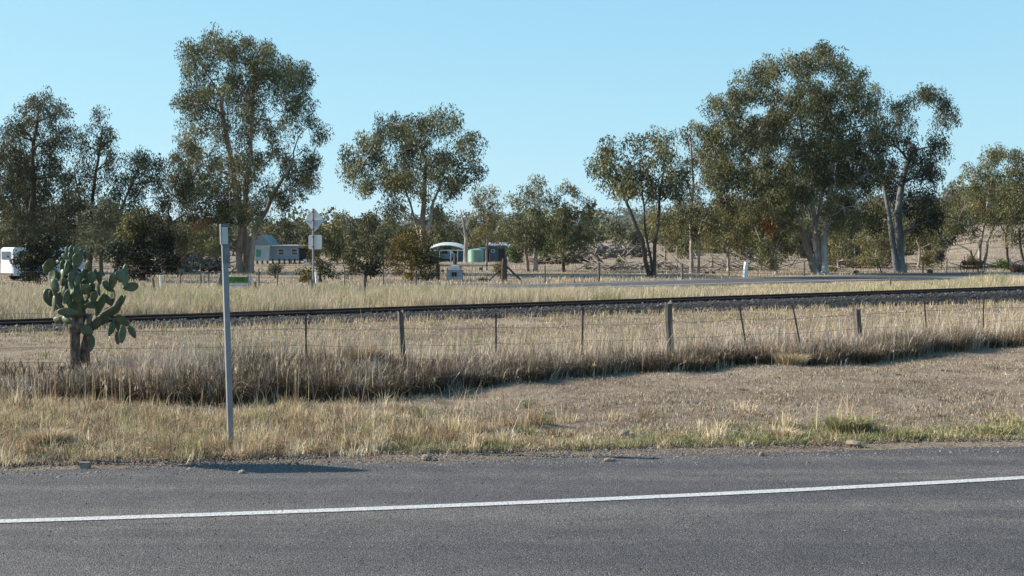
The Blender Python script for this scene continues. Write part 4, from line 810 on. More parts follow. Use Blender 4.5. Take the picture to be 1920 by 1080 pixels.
for hz in (1.0, .72, .45):
    pts = [(x - o1[0], y - o1[1], Hf(x, y) + hz * .9) for x, y in pl]; MB().tube(pts, .006, 4).build('wire', M['wire'], rt)
# strutted corner post
Y = 60; p = at(945, HOR, Y); rt = empty('corner_post', (p.x, Y, 0), 0, 'thick dark fence corner post with a diagonal strut, right of the olive bush', 'fence post')
MB().tube([(0, 0, -.2), (.0, 0, .5), (.03, 0, 1.12)], [.17, .155, .14], 9).build('post', M['bark_dark'], rt)
MB().tube([(.1, 0, .78), (.85, .1, .05)], .05, 6).build('strut', M['bark_dark'], rt); MB().tube([(-.1, 0, .7), (-.75, .1, .02)], .035, 6).build('strut', M['bark_dark'], rt)
# dark stump post left of the grey letterbox
Y = 63; p = at(820, HOR, Y); o = MB().tube([(0, 0, -.2), (.02, 0, .3), (-.01, 0, .7), (0, 0, 1.02)], [.12, .11, .10, .085], 8).build('stump_post', M['bark_dark']); o.location = (p.x, Y, 0)
tag(o, 'dark charred round stump post left of the grey letterbox', 'post')

# ---------------------------------------------------------------- foreground steel post
g = gnd(433, 838); Yp = g.y
rt = empty('marker_post', (g.x, g.y, Hf(g.x, g.y)), R(0), 'tall grey steel post at the road edge with a pale reflector sleeve on top', 'marker post')
tilt = Matrix.Rotation(R(-1.35), 4, 'Y') @ Matrix.Rotation(R(27), 4, 'Z')
H_p = (at(420, 420, Yp).z) - Hf(g.x, g.y)
def tb(b): b.v = [tuple(tilt @ Vector(v)) for v in b.v]; return b
b = MB(); W_ = .044; D_ = .034; h1 = H_p - .06     # open channel section
for c_, d_ in (((0, -D_ / 2, h1 / 2 - .15), (W_, .006, h1 + .3)), ((-W_ / 2 + .003, 0.004, h1 / 2 - .15), (.006, D_, h1 + .3)), ((W_ / 2 - .003, 0.004, h1 / 2 - .15), (.006, D_, h1 + .3))): b.box(c_, d_)
tb(b).build('channel', M['galv'], rt)
M['galv2'] = mat_noise('mottled_zinc', [(0.3, (.10, .105, .12)), (0.55, (.16, .17, .19)), (0.75, (.25, .26, .28))], 22, 6, 0.55, 0.1, 60, metal=.3)
tb(MB().box((.004, -D_ / 2 - .007, H_p - .245), (.060, .007, .15))).build('back_plate', M['galv2'], rt)
M['refl'] = mat_noise('pale_reflector', [(0.3, (.40, .43, .38)), (0.7, (.52, .55, .49))], 8, 4, 0.4, 0.05)
tb(MB().box((-.004, -D_ / 2 - .013, H_p - .095), (.052, .008, .14))).build('reflector', M['refl'], rt)
b = MB(); b.box((-.032, -.012, H_p - .09), (.008, .045, .155)); b.box((-.003, -.008, H_p - .010), (.062, .058, .022)); tb(b).build('cap', M['galv2'], rt)
tb(MB().tube([(0, -D_ / 2 - .018, H_p - .24), (0, -D_ / 2 - .008, H_p - .24)], .006, 8)).build('bolt', M['galv'], rt)

# sign standing left of the view whose shadow falls on the seal
v_sh = Vector((0.984, -0.177)); tip = gnd(505, 880)
ext = 3.05; sp_ = Vector((tip.x - v_sh.x * ext, tip.y - v_sh.y * ext)); hs_ = ext * math.tan(SUN_EL)
rt = empty('road_sign', (sp_.x, sp_.y, 0), 0, 'small diamond road sign on a low pole just left of the view', 'road sign')
MB().tube([(0, 0, -.2), (0, 0, hs_ + .28)], .024, 8).build('pole', M['galv'], rt)
Mr = Matrix.Translation((0.03, 0, hs_)) @ Matrix.Rotation(R(84), 4, 'Z')
MB().prism([(-.235, 0), (-.05, .36), (0, .40), (.05, .36), (.235, 0), (.05, -.40), (0, -.44), (-.05, -.40)], .006, Mr).build('sign_plate', M['galv'], rt)

# ---------------------------------------------------------------- prickly pear
def cactus():
    Yc = 16.2; s = Yc / F; b0 = at(146, 699, Yc); b0.z = Hf(b0.x, Yc)
    rt = empty('prickly_pear', b0, 0, 'large prickly pear cactus with two woody trunks standing in the near fence line', 'cactus')
    M['pad'] = mat_noise('cactus_pad', [(.32, (.034, .050, .020)), (.5, (.055, .078, .030)), (.7, (.088, .115, .045))], 14, 5, .5, .25, 50, spec=.5, bdist=.01)
    pn = M['pad'].node_tree; pb = pn.nodes['Principled BSDF']; src = pb.inputs['Base Color'].links[0].from_socket
    vo = N(pn, 'ShaderNodeTexVoronoi', Scale=34.0); vo.inputs['Randomness'].default_value = .35; tcp = N(pn, 'ShaderNodeTexCoord'); pn.links.new(tcp.outputs['Object'], vo.inputs['Vector'])
    rp_ = ramp(pn, [(.10, 1.0), (.17, 0.0)]); pn.links.new(vo.outputs['Distance'], rp_.inputs[0]); mxp = N(pn, 'ShaderNodeMix', data_type='RGBA'); mxp.inputs[7].default_value = (.22, .18, .10, 1)
    pn.links.new(rp_.outputs[0], mxp.inputs[0]); pn.links.new(src, mxp.inputs[6])
    ns = N(pn, 'ShaderNodeTexNoise', Scale=6.0, Detail=6.0); pn.links.new(tcp.outputs['Object'], ns.inputs['Vector']); rs2 = ramp(pn, [(.60, 0.0), (.70, .7)]); pn.links.new(ns.outputs[0], rs2.inputs[0])
    mx3 = N(pn, 'ShaderNodeMix', data_type='RGBA'); mx3.inputs[7].default_value = (.13, .105, .06, 1); pn.links.new(rs2.outputs[0], mx3.inputs[0]); pn.links.new(mxp.outputs[2], mx3.inputs[6]); pn.links.new(mx3.outputs[2], pb.inputs['Base Color'])
    M['padold'] = mat_noise('old_cactus_pad', [(.32, (.055, .04, .025)), (.5, (.09, .08, .045)), (.7, (.10, .13, .06))], 10, 5, .7, .3, 40, bdist=.01)
    M['cork'] = mat_noise('corky_trunk', [(.3, (.05, .032, .024)), (.5, (.10, .07, .052)), (.72, (.26, .22, .17))], 16, 6, .95, .9, 40, (1, 1, .5), bdist=.02)
    def W(zx, zy, dy=0): return at(60 + zx / 3.86, 440 + zy / 3.857, Yc + dy) - b0
    rr = random.Random(5)
    def pad(zx, zy, a, b_, ang, yaw=None, dy=None, old=False):
        dy = rr.uniform(-.25, .28) if dy is None else dy; yaw = rr.uniform(-38, 38) if yaw is None else yaw
        c = W(zx, zy, dy); k = s / 3.86 * 1.1; A, Bm = a * k, b_ * k / max(.45, math.cos(R(yaw))) if abs(yaw) < 60 else .09; Bm = min(Bm, A * 1.0) if ang < 70 or True else Bm
        th = .010 + .006 * rr.random(); nu, nv = 18, 10; vs = []; fs = []
        Rm = Matrix.Rotation(R(yaw), 3, 'Z') @ Matrix.Rotation(R(ang), 3, 'Y') @ Matrix.Rotation(R(rr.uniform(-14, 14)), 3, 'X')
        wv1 = rr.uniform(.02, .08); wv2 = rr.uniform(0, 6); bend = rr.uniform(-.35, .35)
        for j in range(nv + 1):
            v = math.pi * j / nv
            for i in range(nu):
                u = 2 * math.pi * i / nu
                # disc: u runs round the outline, v across the thickness
                rad = max(0, math.sin(v)) ** .32; x = math.cos(u) * rad; z = math.sin(u) * rad
                wd = Bm * (1 - .28 * max(0, -z) ** 1.5 + .06 * z) * (1 + wv1 * math.sin(2 * u + wv2) + .03 * math.sin(3 * u + wv2 * 2)); p = Vector((x * wd, math.cos(v) * th * 1.0 + bend * (z * z) * A * .5 + bend * .3 * x * x * A, z * A))
                vs.append(Rm @ p + c)
        for j in range(nv):
            for i in range(nu): fs.append((j * nu + i, j * nu + (i + 1) % nu, (j + 1) * nu + (i + 1) % nu, (j + 1) * nu + i))
        MB().add(vs, fs).build('pad', M['padold' if old else 'pad'], rt, smooth=True)
    P = [(97, 250, 38, 17, -10, 25), (128, 220, 45, 24, 0, 62), (125, 455, 62, 42, -15, 18), (170, 365, 48, 28, -30), (188, 195, 20, 11, -80), (205, 175, 14, 10, 0), (240, 160, 30, 20, -60), (250, 115, 27, 14, 0), (290, 120, 42, 24, 5, 12), (320, 120, 34, 20, 5, 72), (355, 135, 38, 20, 10), (385, 150, 35, 17, 0),
         (225, 235, 48, 24, 0), (262, 257, 32, 24, -80), (272, 210, 42, 26, -10), (330, 185, 50, 38, 0), (240, 350, 42, 22, -20), (290, 395, 50, 28, -35), (265, 455, 65, 35, -10), (150, 300, 52, 30, 0), (215, 310, 58, 28, 0), (300, 320, 60, 36, 0), (312, 510, 38, 32, 10, 5), (262, 560, 72, 32, -85, 8), (195, 617, 46, 26, -85), (205, 530, 50, 30, -30),
         (200, 470, 52, 26, 0), (403, 230, 44, 24, 25), (350, 310, 38, 20, 10), (390, 340, 32, 24, 80), (432, 310, 42, 22, 0, 55), (462, 285, 36, 15, -5), (488, 315, 50, 20, 5), (480, 400, 42, 24, 0, -64), (430, 390, 42, 26, 30), (398, 435, 34, 28, 60), (435, 507, 50, 26, 85), (393, 395, 38, 22, 15, 60), (540, 370, 50, 28, -40, 0), (590, 335, 54, 24, 0, 70),
         (575, 370, 32, 22, 10), (545, 470, 54, 26, -40), (588, 450, 56, 24, 8), (495, 510, 82, 32, 25), (640, 300, 42, 20, 0, 66), (672, 260, 50, 20, 10), (665, 310, 62, 24, 5, 68), (715, 378, 52, 34, 78, 5), (560, 560, 84, 38, 65), (640, 490, 62, 22, 30), (655, 620, 56, 32, -50, 10), (580, 675, 60, 24, 20), (620, 650, 50, 22, 0), (622, 745, 46, 24, 0), (655, 722, 58, 28, 5, 5), (725, 703, 48, 24, -25),
         (395, 690, 46, 30, -60, 40), (420, 780, 62, 24, 5, 55), (470, 620, 62, 44, 10), (360, 590, 78, 30, 5), (355, 500, 62, 26, 0), (330, 440, 60, 34, 0), (300, 240, 44, 28, 20), (345, 370, 50, 26, -10), (450, 450, 50, 22, 15), (520, 620, 50, 26, 50), (250, 620, 48, 26, -70)]
    P = [(q[0], q[1], q[2], q[3] * .88) + tuple(q[4:]) for q in P] + [(rr.choice(P[:36])[0] + rr.uniform(-22, 22), rr.uniform(170, 520), rr.uniform(38, 54), rr.uniform(15, 22), rr.uniform(-22, 22)) for _ in range(16)]
    for q in P: pad(*q[:5], *(q[5:6] if len(q) > 5 else ()), dy=(0.30 if q[0] > 380 and len(q) == 5 else None), old=q[:2] in ((200, 470), (620, 650), (622, 745), (470, 620), (360, 590)))
    k = s / 3.86
    def tr(pts, rads, nm='trunk', mat='cork'): 
        o = MB().tube([W(a, b_, d) for a, b_, d in pts], [r * k for r in rads], 12); o.build(nm, M[mat], rt, smooth=True)
    tr([(318, 1040, 0), (312, 900, 0), (308, 780, 0), (305, 700, 0), (288, 590, 0)], [44, 40, 40, 40, 22]); tr([(318, 720, 0), (345, 640, 0), (352, 560, .05)], [30, 26, 20], 'branch')
    tr([(372, 1040, .1), (382, 880, .1), (388, 780, .1), (405, 680, .1), (412, 570, .1)], [40, 36, 32, 28, 22]); tr([(395, 720, .1), (460, 640, .1), (520, 570, .15), (600, 520, .15), (655, 440, .15)], [24, 26, 20, 14, 10], 'branch', 'padold')
    tr([(300, 1010, -.05), (240, 990, -.1), (188, 950, -.12)], [30, 24, 14], 'broken_stub'); tr([(300, 600, 0), (240, 560, 0), (190, 500, 0), (160, 400, 0), (120, 300, 0)], [24, 20, 18, 16, 10], 'branch', 'padold')
    tr([(340, 600, 0), (330, 450, 0), (320, 300, 0), (300, 200, 0)], [24, 22, 20, 12], 'branch', 'padold')
cactus()

# ---------------------------------------------------------------- road sign seen from behind
def sign_back():
    Y = 52.0; p = at(588, HOR, Y); s = Y / F; zt = at(588, 391, Y).z; rt = empty('road_sign', (p.x, Y, 0), R(14), 'diamond warning sign with a square plate below, seen from behind on one pole', 'road sign')
    rt.rotation_euler = (0, 0, R(-14)) 
    M['signback'] = mat_noise('bare_aluminium', [(.3, (.42, .43, .44)), (.7, (.52, .53, .54))], 3, 3, .5, .02, metal=.2)
    MB().tube([(0, -.04, -.2), (0, -.04, zt)], .042, 10).build('pole', M['galv'], rt)
    zc = at(588, 413, Y).z; hd = 22 * s; wd = 18.5 * s * 1.05
    d = MB().prism([(-wd, 0), (-wd * .06, hd * .97), (wd * .06, hd * .97), (wd, 0), (wd * .06, -hd * .97), (-wd * .06, -hd * .97)], .004, Matrix.Translation((.02, .05, zc))).build('diamond_plate', M['signback'], rt)
    MB().box((.02, .025, zc), (wd * 1.9, .03, .045)).build('rail_bracket', M['signback'], d)
    zp = at(588, 454, Y).z; ww, hh = 27 * s, 27 * s; c = .05
    poly = [(-ww / 2 + c, -hh / 2), (ww / 2 - c, -hh / 2), (ww / 2, -hh / 2 + c), (ww / 2, hh / 2 - c), (ww / 2 - c, hh / 2), (-ww / 2 + c, hh / 2), (-ww / 2, hh / 2 - c), (-ww / 2, -hh / 2 + c)]
    MB().prism(poly, .004, Matrix.Translation((.05, .05, zp))).build('square_plate', M['signback'], rt)
    for z in (zc + hd * .7, zc, zc - hd * .75, zp + .22, zp - .2): MB().tube([(0, -.04, z - .02), (0, -.04, z + .02)], .055, 10).build('clamp', M['steel'], rt)
sign_back()

def taper_post(px, py_base, Y, hpx, w0, w1, label, name='guide_post', lean=0.0, mat='white', cat='guide post', group='white posts by the far road'):
    p = at(px, HOR, Y); s = Y / F; h = hpx * s; b = MB(); z = Hf(p.x, Y)
    b.box((0, 0, h / 2), (w0 * s, w0 * s * .8, h), None, w1 / w0); b.v = [(x + lean * max(0, zz), y, zz) for x, y, zz in b.v]
    o = b.build(name, M[mat]); o.location = (p.x, Y, z - .02); o.rotation_euler = (0, 0, R(25)); return tag(o, label, cat, group)
taper_post(1397, 520, 70, 29, 8.6, 5.4, 'thick white tapered post standing at the far road below the largest gum', lean=.08)
taper_post(594, 535, 56, 24, 4.4, 3.4, 'leaning white guide post just right of the road sign pole', lean=-.1)
taper_post(213, 545, 50, 30, 4, 4, 'upright white post seen right of the cactus top', 'guide_post')
taper_post(302, 545, 48, 28, 3.6, 3.2, 'slim white post in front of the very dark evergreen', lean=-.06)
taper_post(382, 545, 56, 22, 2.5, 2.5, 'thin grey-white post left of the leaning timber stump', mat='galv')

# green and white notice board, small notice beside it
Y = 50; s = Y / F; p = at(444, HOR, Y); rt = empty('notice_board', (p.x, Y, 0), R(4), 'low green and white notice board on black posts right of the steel post', 'notice board')
M['green'] = mat_noise('green_panel', [(.3, (.035, .13, .02)), (.7, (.055, .19, .03))], 5, 3, .5, 0); M['pale'] = mat_noise('pale_panel', [(.3, (.38, .42, .46)), (.7, (.50, .53, .56))], 5, 3, .6, 0)
zt, zm, zb = at(444, 519, Y).z, at(444, 531, Y).z, at(444, 540, Y).z; w_ = 40 * s
gp = MB().box((0, 0, (zt + zm) / 2), (w_, .03, zt - zm)).build('green_panel', M['green'], rt); wp = MB().box((0, 0, (zm + zb) / 2 - .003), (w_, .028, zm - zb - .006)).build('white_panel', M['pale'], rt)
b = MB(); rq = random.Random(3)
for row, (zz, n_) in enumerate(((zt - .075, 5), (zt - .15, 6))):
    x = -w_ * .1
    for i in range(n_):
        l = rq.uniform(.03, .08); b.box((x + l / 2, -.018, zz), (l, .003, .035)); x += l + .018
b.build('dark_writing', M['bark_dark'], gp)
b = MB(); x = -w_ * .32
while x < w_ * .4: l = rq.uniform(.03, .07); b.box((x + l / 2, -.017, (zm + zb) / 2), (l, .003, .03)); x += l + .02
b.build('dark_writing', M['steel'], wp)
for x in (-w_ / 2 - .015, w_ / 2 + .015): MB().box((x, 0, zt / 2 + .02), (.03, .03, zt + .08)).build('board_post', M['steel'], rt)
p = at(468, HOR, 50.6); rt = empty('notice_board', (p.x, 50.6, 0), R(0), 'small pale upright notice board right beside the green and white one', 'notice board')
MB().box((0, 0, (at(468, 517, 50.6).z + at(468, 528, 50.6).z) / 2), (.22, .02, .24)).build('upper_panel', M['pale'], rt)
M['cream'] = mat_noise('cream_panel', [(.3, (.34, .31, .22)), (.7, (.44, .40, .30))], 5, 3, .7, 0); MB().box((0, 0, (at(468, 528.5, 50.6).z + at(468, 541, 50.6).z) / 2 - .01), (.22, .02, .27)).build('lower_panel', M['cream'], rt)

# grey bell-shaped letterbox
Y = 60; s = Y / F; p = at(853, HOR, Y); rt = empty('letterbox', (p.x, Y, 0), R(-6), 'grey tapered hut-like letterbox with two dark square openings and a black neck', 'letterbox')
prof = [(13.5, 0), (13.8, 10), (12.5, 22), (9, 29), (4, 33)]; z0 = 0; b = MB(); vs = []
for w_, h in prof:
    for a, c in ((-1, -1), (1, -1), (1, 1), (-1, 1)): vs.append((a * w_ * s, c * w_ * s * .7, (h) * s))
b.add(vs, [(i * 4 + k, i * 4 + (k + 1) % 4, i * 4 + 4 + (k + 1) % 4, i * 4 + 4 + k) for i in range(4) for k in range(4)] + [(16, 17, 18, 19)]); b.build('body', M['concrete'], rt)
b = MB()
for dx in (-2.6, 2.6): b.box((dx * s, -13.6 * s * .7 - .004, 14 * s), (4.2 * s, .03, 8 * s))
b.build('opening', M['black'], rt)
MB().tube([(0, 0, 32 * s), (0, 0, 40 * s), (0.01, 0, 52 * s)], [3.6 * s, 3.4 * s, 2.2 * s], 8).build('neck', M['bark_dark'], rt)
MB().tube([(-16 * s, .05, 0), (-15 * s, .05, 26 * s)], 2.0 * s, 6).build('side_post', M['log'], rt)
# low dark rail with drums: row of small dark blocks near the house track
def blocks():
    for px, Y, w_, h_, lb in ((830, 84, 5, 5, 'small dark drum right of the charred stump post'), (866, 84, 4, 4, 'small dark box on the low rail right of the letterbox'), (869, 72, 5, 6, 'black bucket right beside the letterbox'), (901, 92, 5, 5, 'small dark box at the right end of the low rail'),
                          (1325, 79, 8, 4, 'low dark trough left of the white tapered post, left one'), (1338, 79, 7, 4, 'low rusty trough left of the white tapered post, right one'), (1606, 78, 10, 6, 'black stump between the leaning trunks and the thick trunk'), (1744, 80, 9, 7, 'dark drum at the foot of the yellow-topped sapling'), (1243, 80, 8, 4, 'low dark stump right of the slender gum trunk')):
        p = at(px, HOR, Y); s = Y / F; o = MB().tube([(-w_ * s / 2, 0, h_ * s / 2), (-w_ * s / 2 * .3, 0, h_ * s / 2), (w_ * s / 2, 0, h_ * s * .48)], [h_ * s * .5, h_ * s * .56, h_ * s * .48], 9).build('low_block', M['bark_dark']); o.location = (p.x, Y, Hf(p.x, Y)); tag(o, lb, 'low block', 'low dark blocks in the paddock')
    p = at(880, HOR, 86); o = MB().tube([(-2.2, 0, .42), (0, 0, .40), (2.0, .1, .42)], .035, 6); [o.tube([(x, 0, -.1), (x, 0, .42)], .04, 6) for x in (-2.1, -.6, .9, 1.95)]; o = o.build('low_rail', M['bark_dark']); o.location = (p.x, 86, 0); tag(o, 'long low dark rail on short legs before the carport and tank', 'rail')
blocks()

# ---------------------------------------------------------------- buildings
def clad(name, c1, c2, rough=.6):   # vertical ribbed sheet
    m, n, b = newmat(name); tc = N(n, 'ShaderNodeTexCoord'); wv = N(n, 'ShaderNodeTexWave', Scale=4.0); n.links.new(tc.outputs['Object'], wv.inputs[0])
    bp = N(n, 'ShaderNodeBump', Strength=.5, Distance=.03); n.links.new(wv.outputs['Fac'], bp.inputs['Height']); n.links.new(bp.outputs[0], b.inputs['Normal'])
    no = N(n, 'ShaderNodeTexNoise', Scale=1.2, Detail=5.0); n.links.new(tc.outputs['Object'], no.inputs['Vector']); r = ramp(n, [(.3, c1), (.7, c2)]); n.links.new(no.outputs[0], r.inputs[0]); n.links.new(r.outputs[0], b.inputs['Base Color']); b.inputs['Roughness'].default_value = rough; return m
def house():
    Y = 120; s = Y / F; p = at(482, HOR, Y); rt = empty('house', (p.x, Y, 0), R(0), 'pale grey-green low house with white roof edge, behind the tallest gum trunk', 'house')
    wm = clad('pale_weatherboard', (.36, .40, .40), (.46, .50, .49)); rm = clad('blue_green_roof', (.15, .18, .19), (.22, .26, .27)); bz = at(482, 494, Y).z; 
    hz = at(482, 461, Y).z; L1 = 26 * s; L2 = 84 * s
    MB().box((L1 / 2, 1.5, (hz + .35 + bz) / 2 + .0), (L1, 5, hz - bz - .2)).build('end_wall', wm, rt)
    MB().box((L1 + (L2 - L1) / 2, 2.2, (hz + .35 + bz) / 2), (L2 - L1, 4.4, hz - bz - .2)).build('front_wall', clad('shaded_sheet', (.24, .28, .32), (.32, .36, .40)), rt)
    b = MB(); zr = hz + .08; gx = L1 / 2
    b.add([(-.2, -1.2, zr), (L1 + .1, -1.2, zr), (gx, -1.2, zr + 1.0), (-.2, 4.2, zr), (L1 + .1, 4.2, zr), (gx, 4.2, zr + 1.0)], [(0, 2, 5, 3), (1, 4, 5, 2), (0, 3, 4, 1), (0, 1, 2), (3, 5, 4)]); b.build('gable_roof', rm, rt)
    b = MB(); b.add([(L1 + .12, -.4, zr), (L2 + .3, -.4, zr), (L2 + .3, 4.6, zr + .04), (L1 + .12, 4.6, zr + .04), (L1 + .12, -.4, zr - .1), (L2 + .3, -.4, zr - .1), (L2 + .3, 4.6, zr - .07), (L1 + .12, 4.6, zr - .07)], [(0, 1, 2, 3), (7, 6, 5, 4), (0, 4, 5, 1), (1, 5, 6, 2), (2, 6, 7, 3), (3, 7, 4, 0)]); b.build('roof', M['white'], rt)
    MB().box((L1 * .5, -1.06, zr - .1), (L1 + .3, .06, .10)).build('fascia', M['white'], rt)
    for x in (L1 * .25, ): MB().box((x, -1.02, hz * .62), (.45, .05, .7)).build('window', mat_noise('green_blind', [(.3, (.05, .22, .15)), (.7, (.08, .30, .2))], 4, 2, .6, 0), rt)
    for x in (L1 + 1.0, L1 + 2.3):
        f = MB().box((x, -.03, hz * .68), (.62, .05, .62)).build('window', M['white'], rt)
        for dz in (-.145, .145): MB().box((x, -.065, hz * .68 + dz), (.52, .03, .24)).build('pane', M['glass'], f)
    for i in range(9): MB().box((.2 + i * (L2 - .4) / 8, -.1 if i > 3 else -.9, (bz + .35) / 2 - .1), (.16, .16, bz + .75)).build('stump', M['bark_dark'], rt)
    d = MB().box((L1 + 3.1, -.03, hz * .55), (.7, .05, 1.25)).build('door', M['black'], rt); MB().tube([(L1 + 2.85, -.09, hz * .52), (L1 + 2.85, -.05, hz * .52)], .03, 6).build('handle', M['galv'], d)
house()
p = at(575, HOR, 116); o = MB().box((0, 0, .25), (.5, .4, .42)); o.box((0, 0, .49), (.54, .44, .05)); o = o.build('white_tub', M['white']); o.location = (p.x, 116, Hf(p.x, 116)); tag(o, 'small bright white tub on the ground at the right end of the house', 'tub')
def carport():
    Y = 135; s = Y / F; x0 = at(806, HOR, Y).x; base = Vector((x0, Y, Hf(x0, Y))); rt = empty('carport', base, 0, 'open carport with pale arched roof and navy end walls, left of the green tank', 'carport'); Wd = 66 * s; D = 4.5
    rz = at(806, 466, Y).z - base.z; tz = at(806, 457, Y).z - base.z; navy = clad('navy_sheet', (.03, .05, .09), (.05, .08, .13)); pale = clad('pale_green_roof', (.36, .41, .38), (.46, .50, .47))
    pts = []; n = 12
    for i in range(n + 1): t = i / n; pts.append((t * (Wd - .2), rz + (tz - rz) * math.sin(math.pi * min(1, (t * .9 + .05))) ** .7))
    vs = []; 
    for y_, dz in ((-.3, -.15), (D, 0.2)):
        for x, z in pts: vs.append((x, y_, z + dz))
        for x, z in pts: vs.append((x, y_, z + dz - .06))
    m = n + 1; fs = [(i, i + 1, 2 * m + i + 1, 2 * m + i) for i in range(n)] + [(m + i + 1, m + i, 3 * m + i, 3 * m + i + 1) for i in range(n)] + [(m + i, m + i + 1, i + 1, i) for i in range(n)] + [(2 * m + i, 2 * m + i + 1, 3 * m + i + 1, 3 * m + i) for i in range(n)]
    MB().add(vs, fs).build('roof', pale, rt)
    MB().box((.45, D / 2, rz / 2 - .12), (.75, D - .2, rz - .3)).build('end_wall', navy, rt); MB().box((Wd - .45, D / 2, rz / 2 - .12), (.9, D - .2, rz - .3)).build('end_wall', navy, rt)
    MB().box((Wd / 2, D - .05, rz / 2 - .1), (Wd - 1.8, .06, rz - .3)).build('back_wall', M['black'], rt)
    for x in (18 * s, 39 * s, 52 * s): MB().box((x, -.1, rz / 2 - .1), (.09, .09, rz - .1)).build('post', M['white'], rt)
    MB().box((Wd / 2 - .1, -.25, rz - .21), (Wd * 1.1, .05, .06)).build('gutter', M['white'], rt)
carport()
def car(px, Y, L_, h_, w_, yaw, body, label, name='parked_car', van=False, cat='car'):
    p = at(px, HOR, Y); rt = empty(name, (p.x, Y, Hf(p.x, Y)), R(yaw), label, cat)
    if van: poly = [(-.5, .16), (.49, .16), (.5, .45), (.43, .56), (.33, .96), (.28, 1), (-.47, 1), (-.5, .94)]
    else: poly = [(-.5, .22), (.49, .22), (.5, .50), (.44, .60), (.20, .66), (.08, .97), (.02, 1), (-.30, 1), (-.36, .96), (-.47, .64), (-.5, .55)]
    b = MB(); n = len(poly); vs = []
    for q, sy in enumerate((-.5, -.47, .47, .5)):
        for x, z in poly: ins = (.90 if z > .6 else .98) if q in (0, 3) else 1; vs.append((x * L_, sy * w_ * (.94 if z > .9 and q in (0, 3) else 1), z * h_ * (1 if q in (1, 2) else .985)))
    fs = [tuple(range(n)), tuple(range(4 * n - 1, 3 * n - 1, -1))] + [(q * n + i, (q + 1) * n + i, (q + 1) * n + (i + 1) % n, q * n + (i + 1) % n) for q in range(3) for i in range(n)]
    b.add(vs, fs); b.build('body', body, rt)
    wins = [(-.42, .02), (.05, .26)] if van else [(-.33, -.14), (-.12, .10)]
    for a, c in wins: MB().add([(a * L_, -w_ * .502, h_ * .66), (c * L_, -w_ * .502, h_ * .66), ((c - .02) * L_, -w_ * .488, h_ * .9), ((a + .01) * L_, -w_ * .488, h_ * .9)], [(0, 1, 2, 3)]).build('side_window', M['glass'], rt)
    if van:
        MB().add([(.425 * L_, -w_ * .42, h_ * .585), (.425 * L_, w_ * .42, h_ * .585), (.345 * L_, w_ * .40, h_ * .92), (.345 * L_, -w_ * .40, h_ * .92)], [(0, 1, 2, 3)]).build('windscreen', M['glass'], rt); bpy.data.objects[-1] if False else None
        rt.children[-1].location.x = .012
        MB().box((-.503 * L_, 0, h_ * .52), (.02, w_ * .82, h_ * .72)).build('rear_door', body, rt); MB().box((-.51 * L_, 0, h_ * .76), (.02, w_ * .68, h_ * .24)).build('rear_window', M['glass'], rt)
        MB().box((-.515 * L_, 0, h_ * .2), (.06, w_ * .96, .12)).build('bumper', M['steel'], rt)
    else:
        MB().add([(.193 * L_, -w_ * .42, h_ * .69), (.193 * L_, w_ * .42, h_ * .69), (.088 * L_, w_ * .40, h_ * .95), (.088 * L_, -w_ * .40, h_ * .95)], [(0, 1, 2, 3)]).build('windscreen', M['glass'], rt); rt.children[-1].location.x = .012
    for x in (-.32, .33):
        for y_ in (-.46, .46):
            wh = MB().tube([(x * L_, y_ * w_ - .1, .31), (x * L_, y_ * w_ + .1, .31)], .31, 16).build('wheel', M['rubber'], rt)
            MB().tube([(x * L_, y_ * w_ + (-.11 if y_ < 0 else .11), .31), (x * L_, y_ * w_ + (-.09 if y_ < 0 else .09), .31)], .19, 12).build('rim', M['galv'], wh)
    for y_ in (-.38, .38): MB().box((.497 * L_, y_ * w_, h_ * .42), (.03, .22, .13)).build('headlight', M['glass'], rt)
blue_body = mat_noise('light_blue_paint', [(.3, (.22, .32, .46)), (.7, (.28, .38, .52))], 2, 2, .3, 0, spec=.5)
car(838, 137, 3.3, 1.35, 1.6, -12, blue_body, 'light blue car parked under the arched carport roof')
car(84, 63, 3.9, 1.68, 1.6, 44, mat_noise('white_van_paint', [(.3, (.55, .56, .57)), (.7, (.66, .67, .68))], 2, 2, .35, 0, spec=.5), 'white van mostly hidden behind the dark round shrub at the far left', 'parked_van', True, 'van')
# green tank
Y = 132; s = Y / F; p = at(892, HOR, Y); rt = empty('water_tank', (p.x, Y, Hf(p.x, Y)), 0, 'pale green round corrugated water tank between the carport and the sheds', 'water tank')
tm, n, b_ = newmat('green_tank_steel'); tc = N(n, 'ShaderNodeTexCoord'); wv = N(n, 'ShaderNodeTexWave', Scale=3.0); wv.bands_direction = 'Z'; n.links.new(tc.outputs['Object'], wv.inputs[0]); bp = N(n, 'ShaderNodeBump', Strength=.4, Distance=.03); n.links.new(wv.outputs['Fac'], bp.inputs['Height']); n.links.new(bp.outputs[0], b_.inputs['Normal']); b_.inputs['Base Color'].default_value = (.16, .30, .22, 1); b_.inputs['Roughness'].default_value = .45
r_ = 14.5 * s; h_ = 23 * s; MB().tube([(0, 0, 0), (0, 0, h_)], r_, 28).build('tank_wall', tm, rt, smooth=False); MB().tube([(0, 0, h_ + .005), (0, 0, h_ + .14)], [r_ * 1.02, .15], 28).build('tank_lid', tm, rt)
MB().tube([(0, -r_ * 1.03, .1), (0, -r_ * 1.03, .35)], .04, 8).build('outlet_pipe', M['galv'], rt)
p = at(905, HOR, 136); rt2 = empty('water_tank', (p.x, 136, Hf(p.x, 136)), 0, 'second darker green tank just behind the right side of the pale green tank', 'water tank')
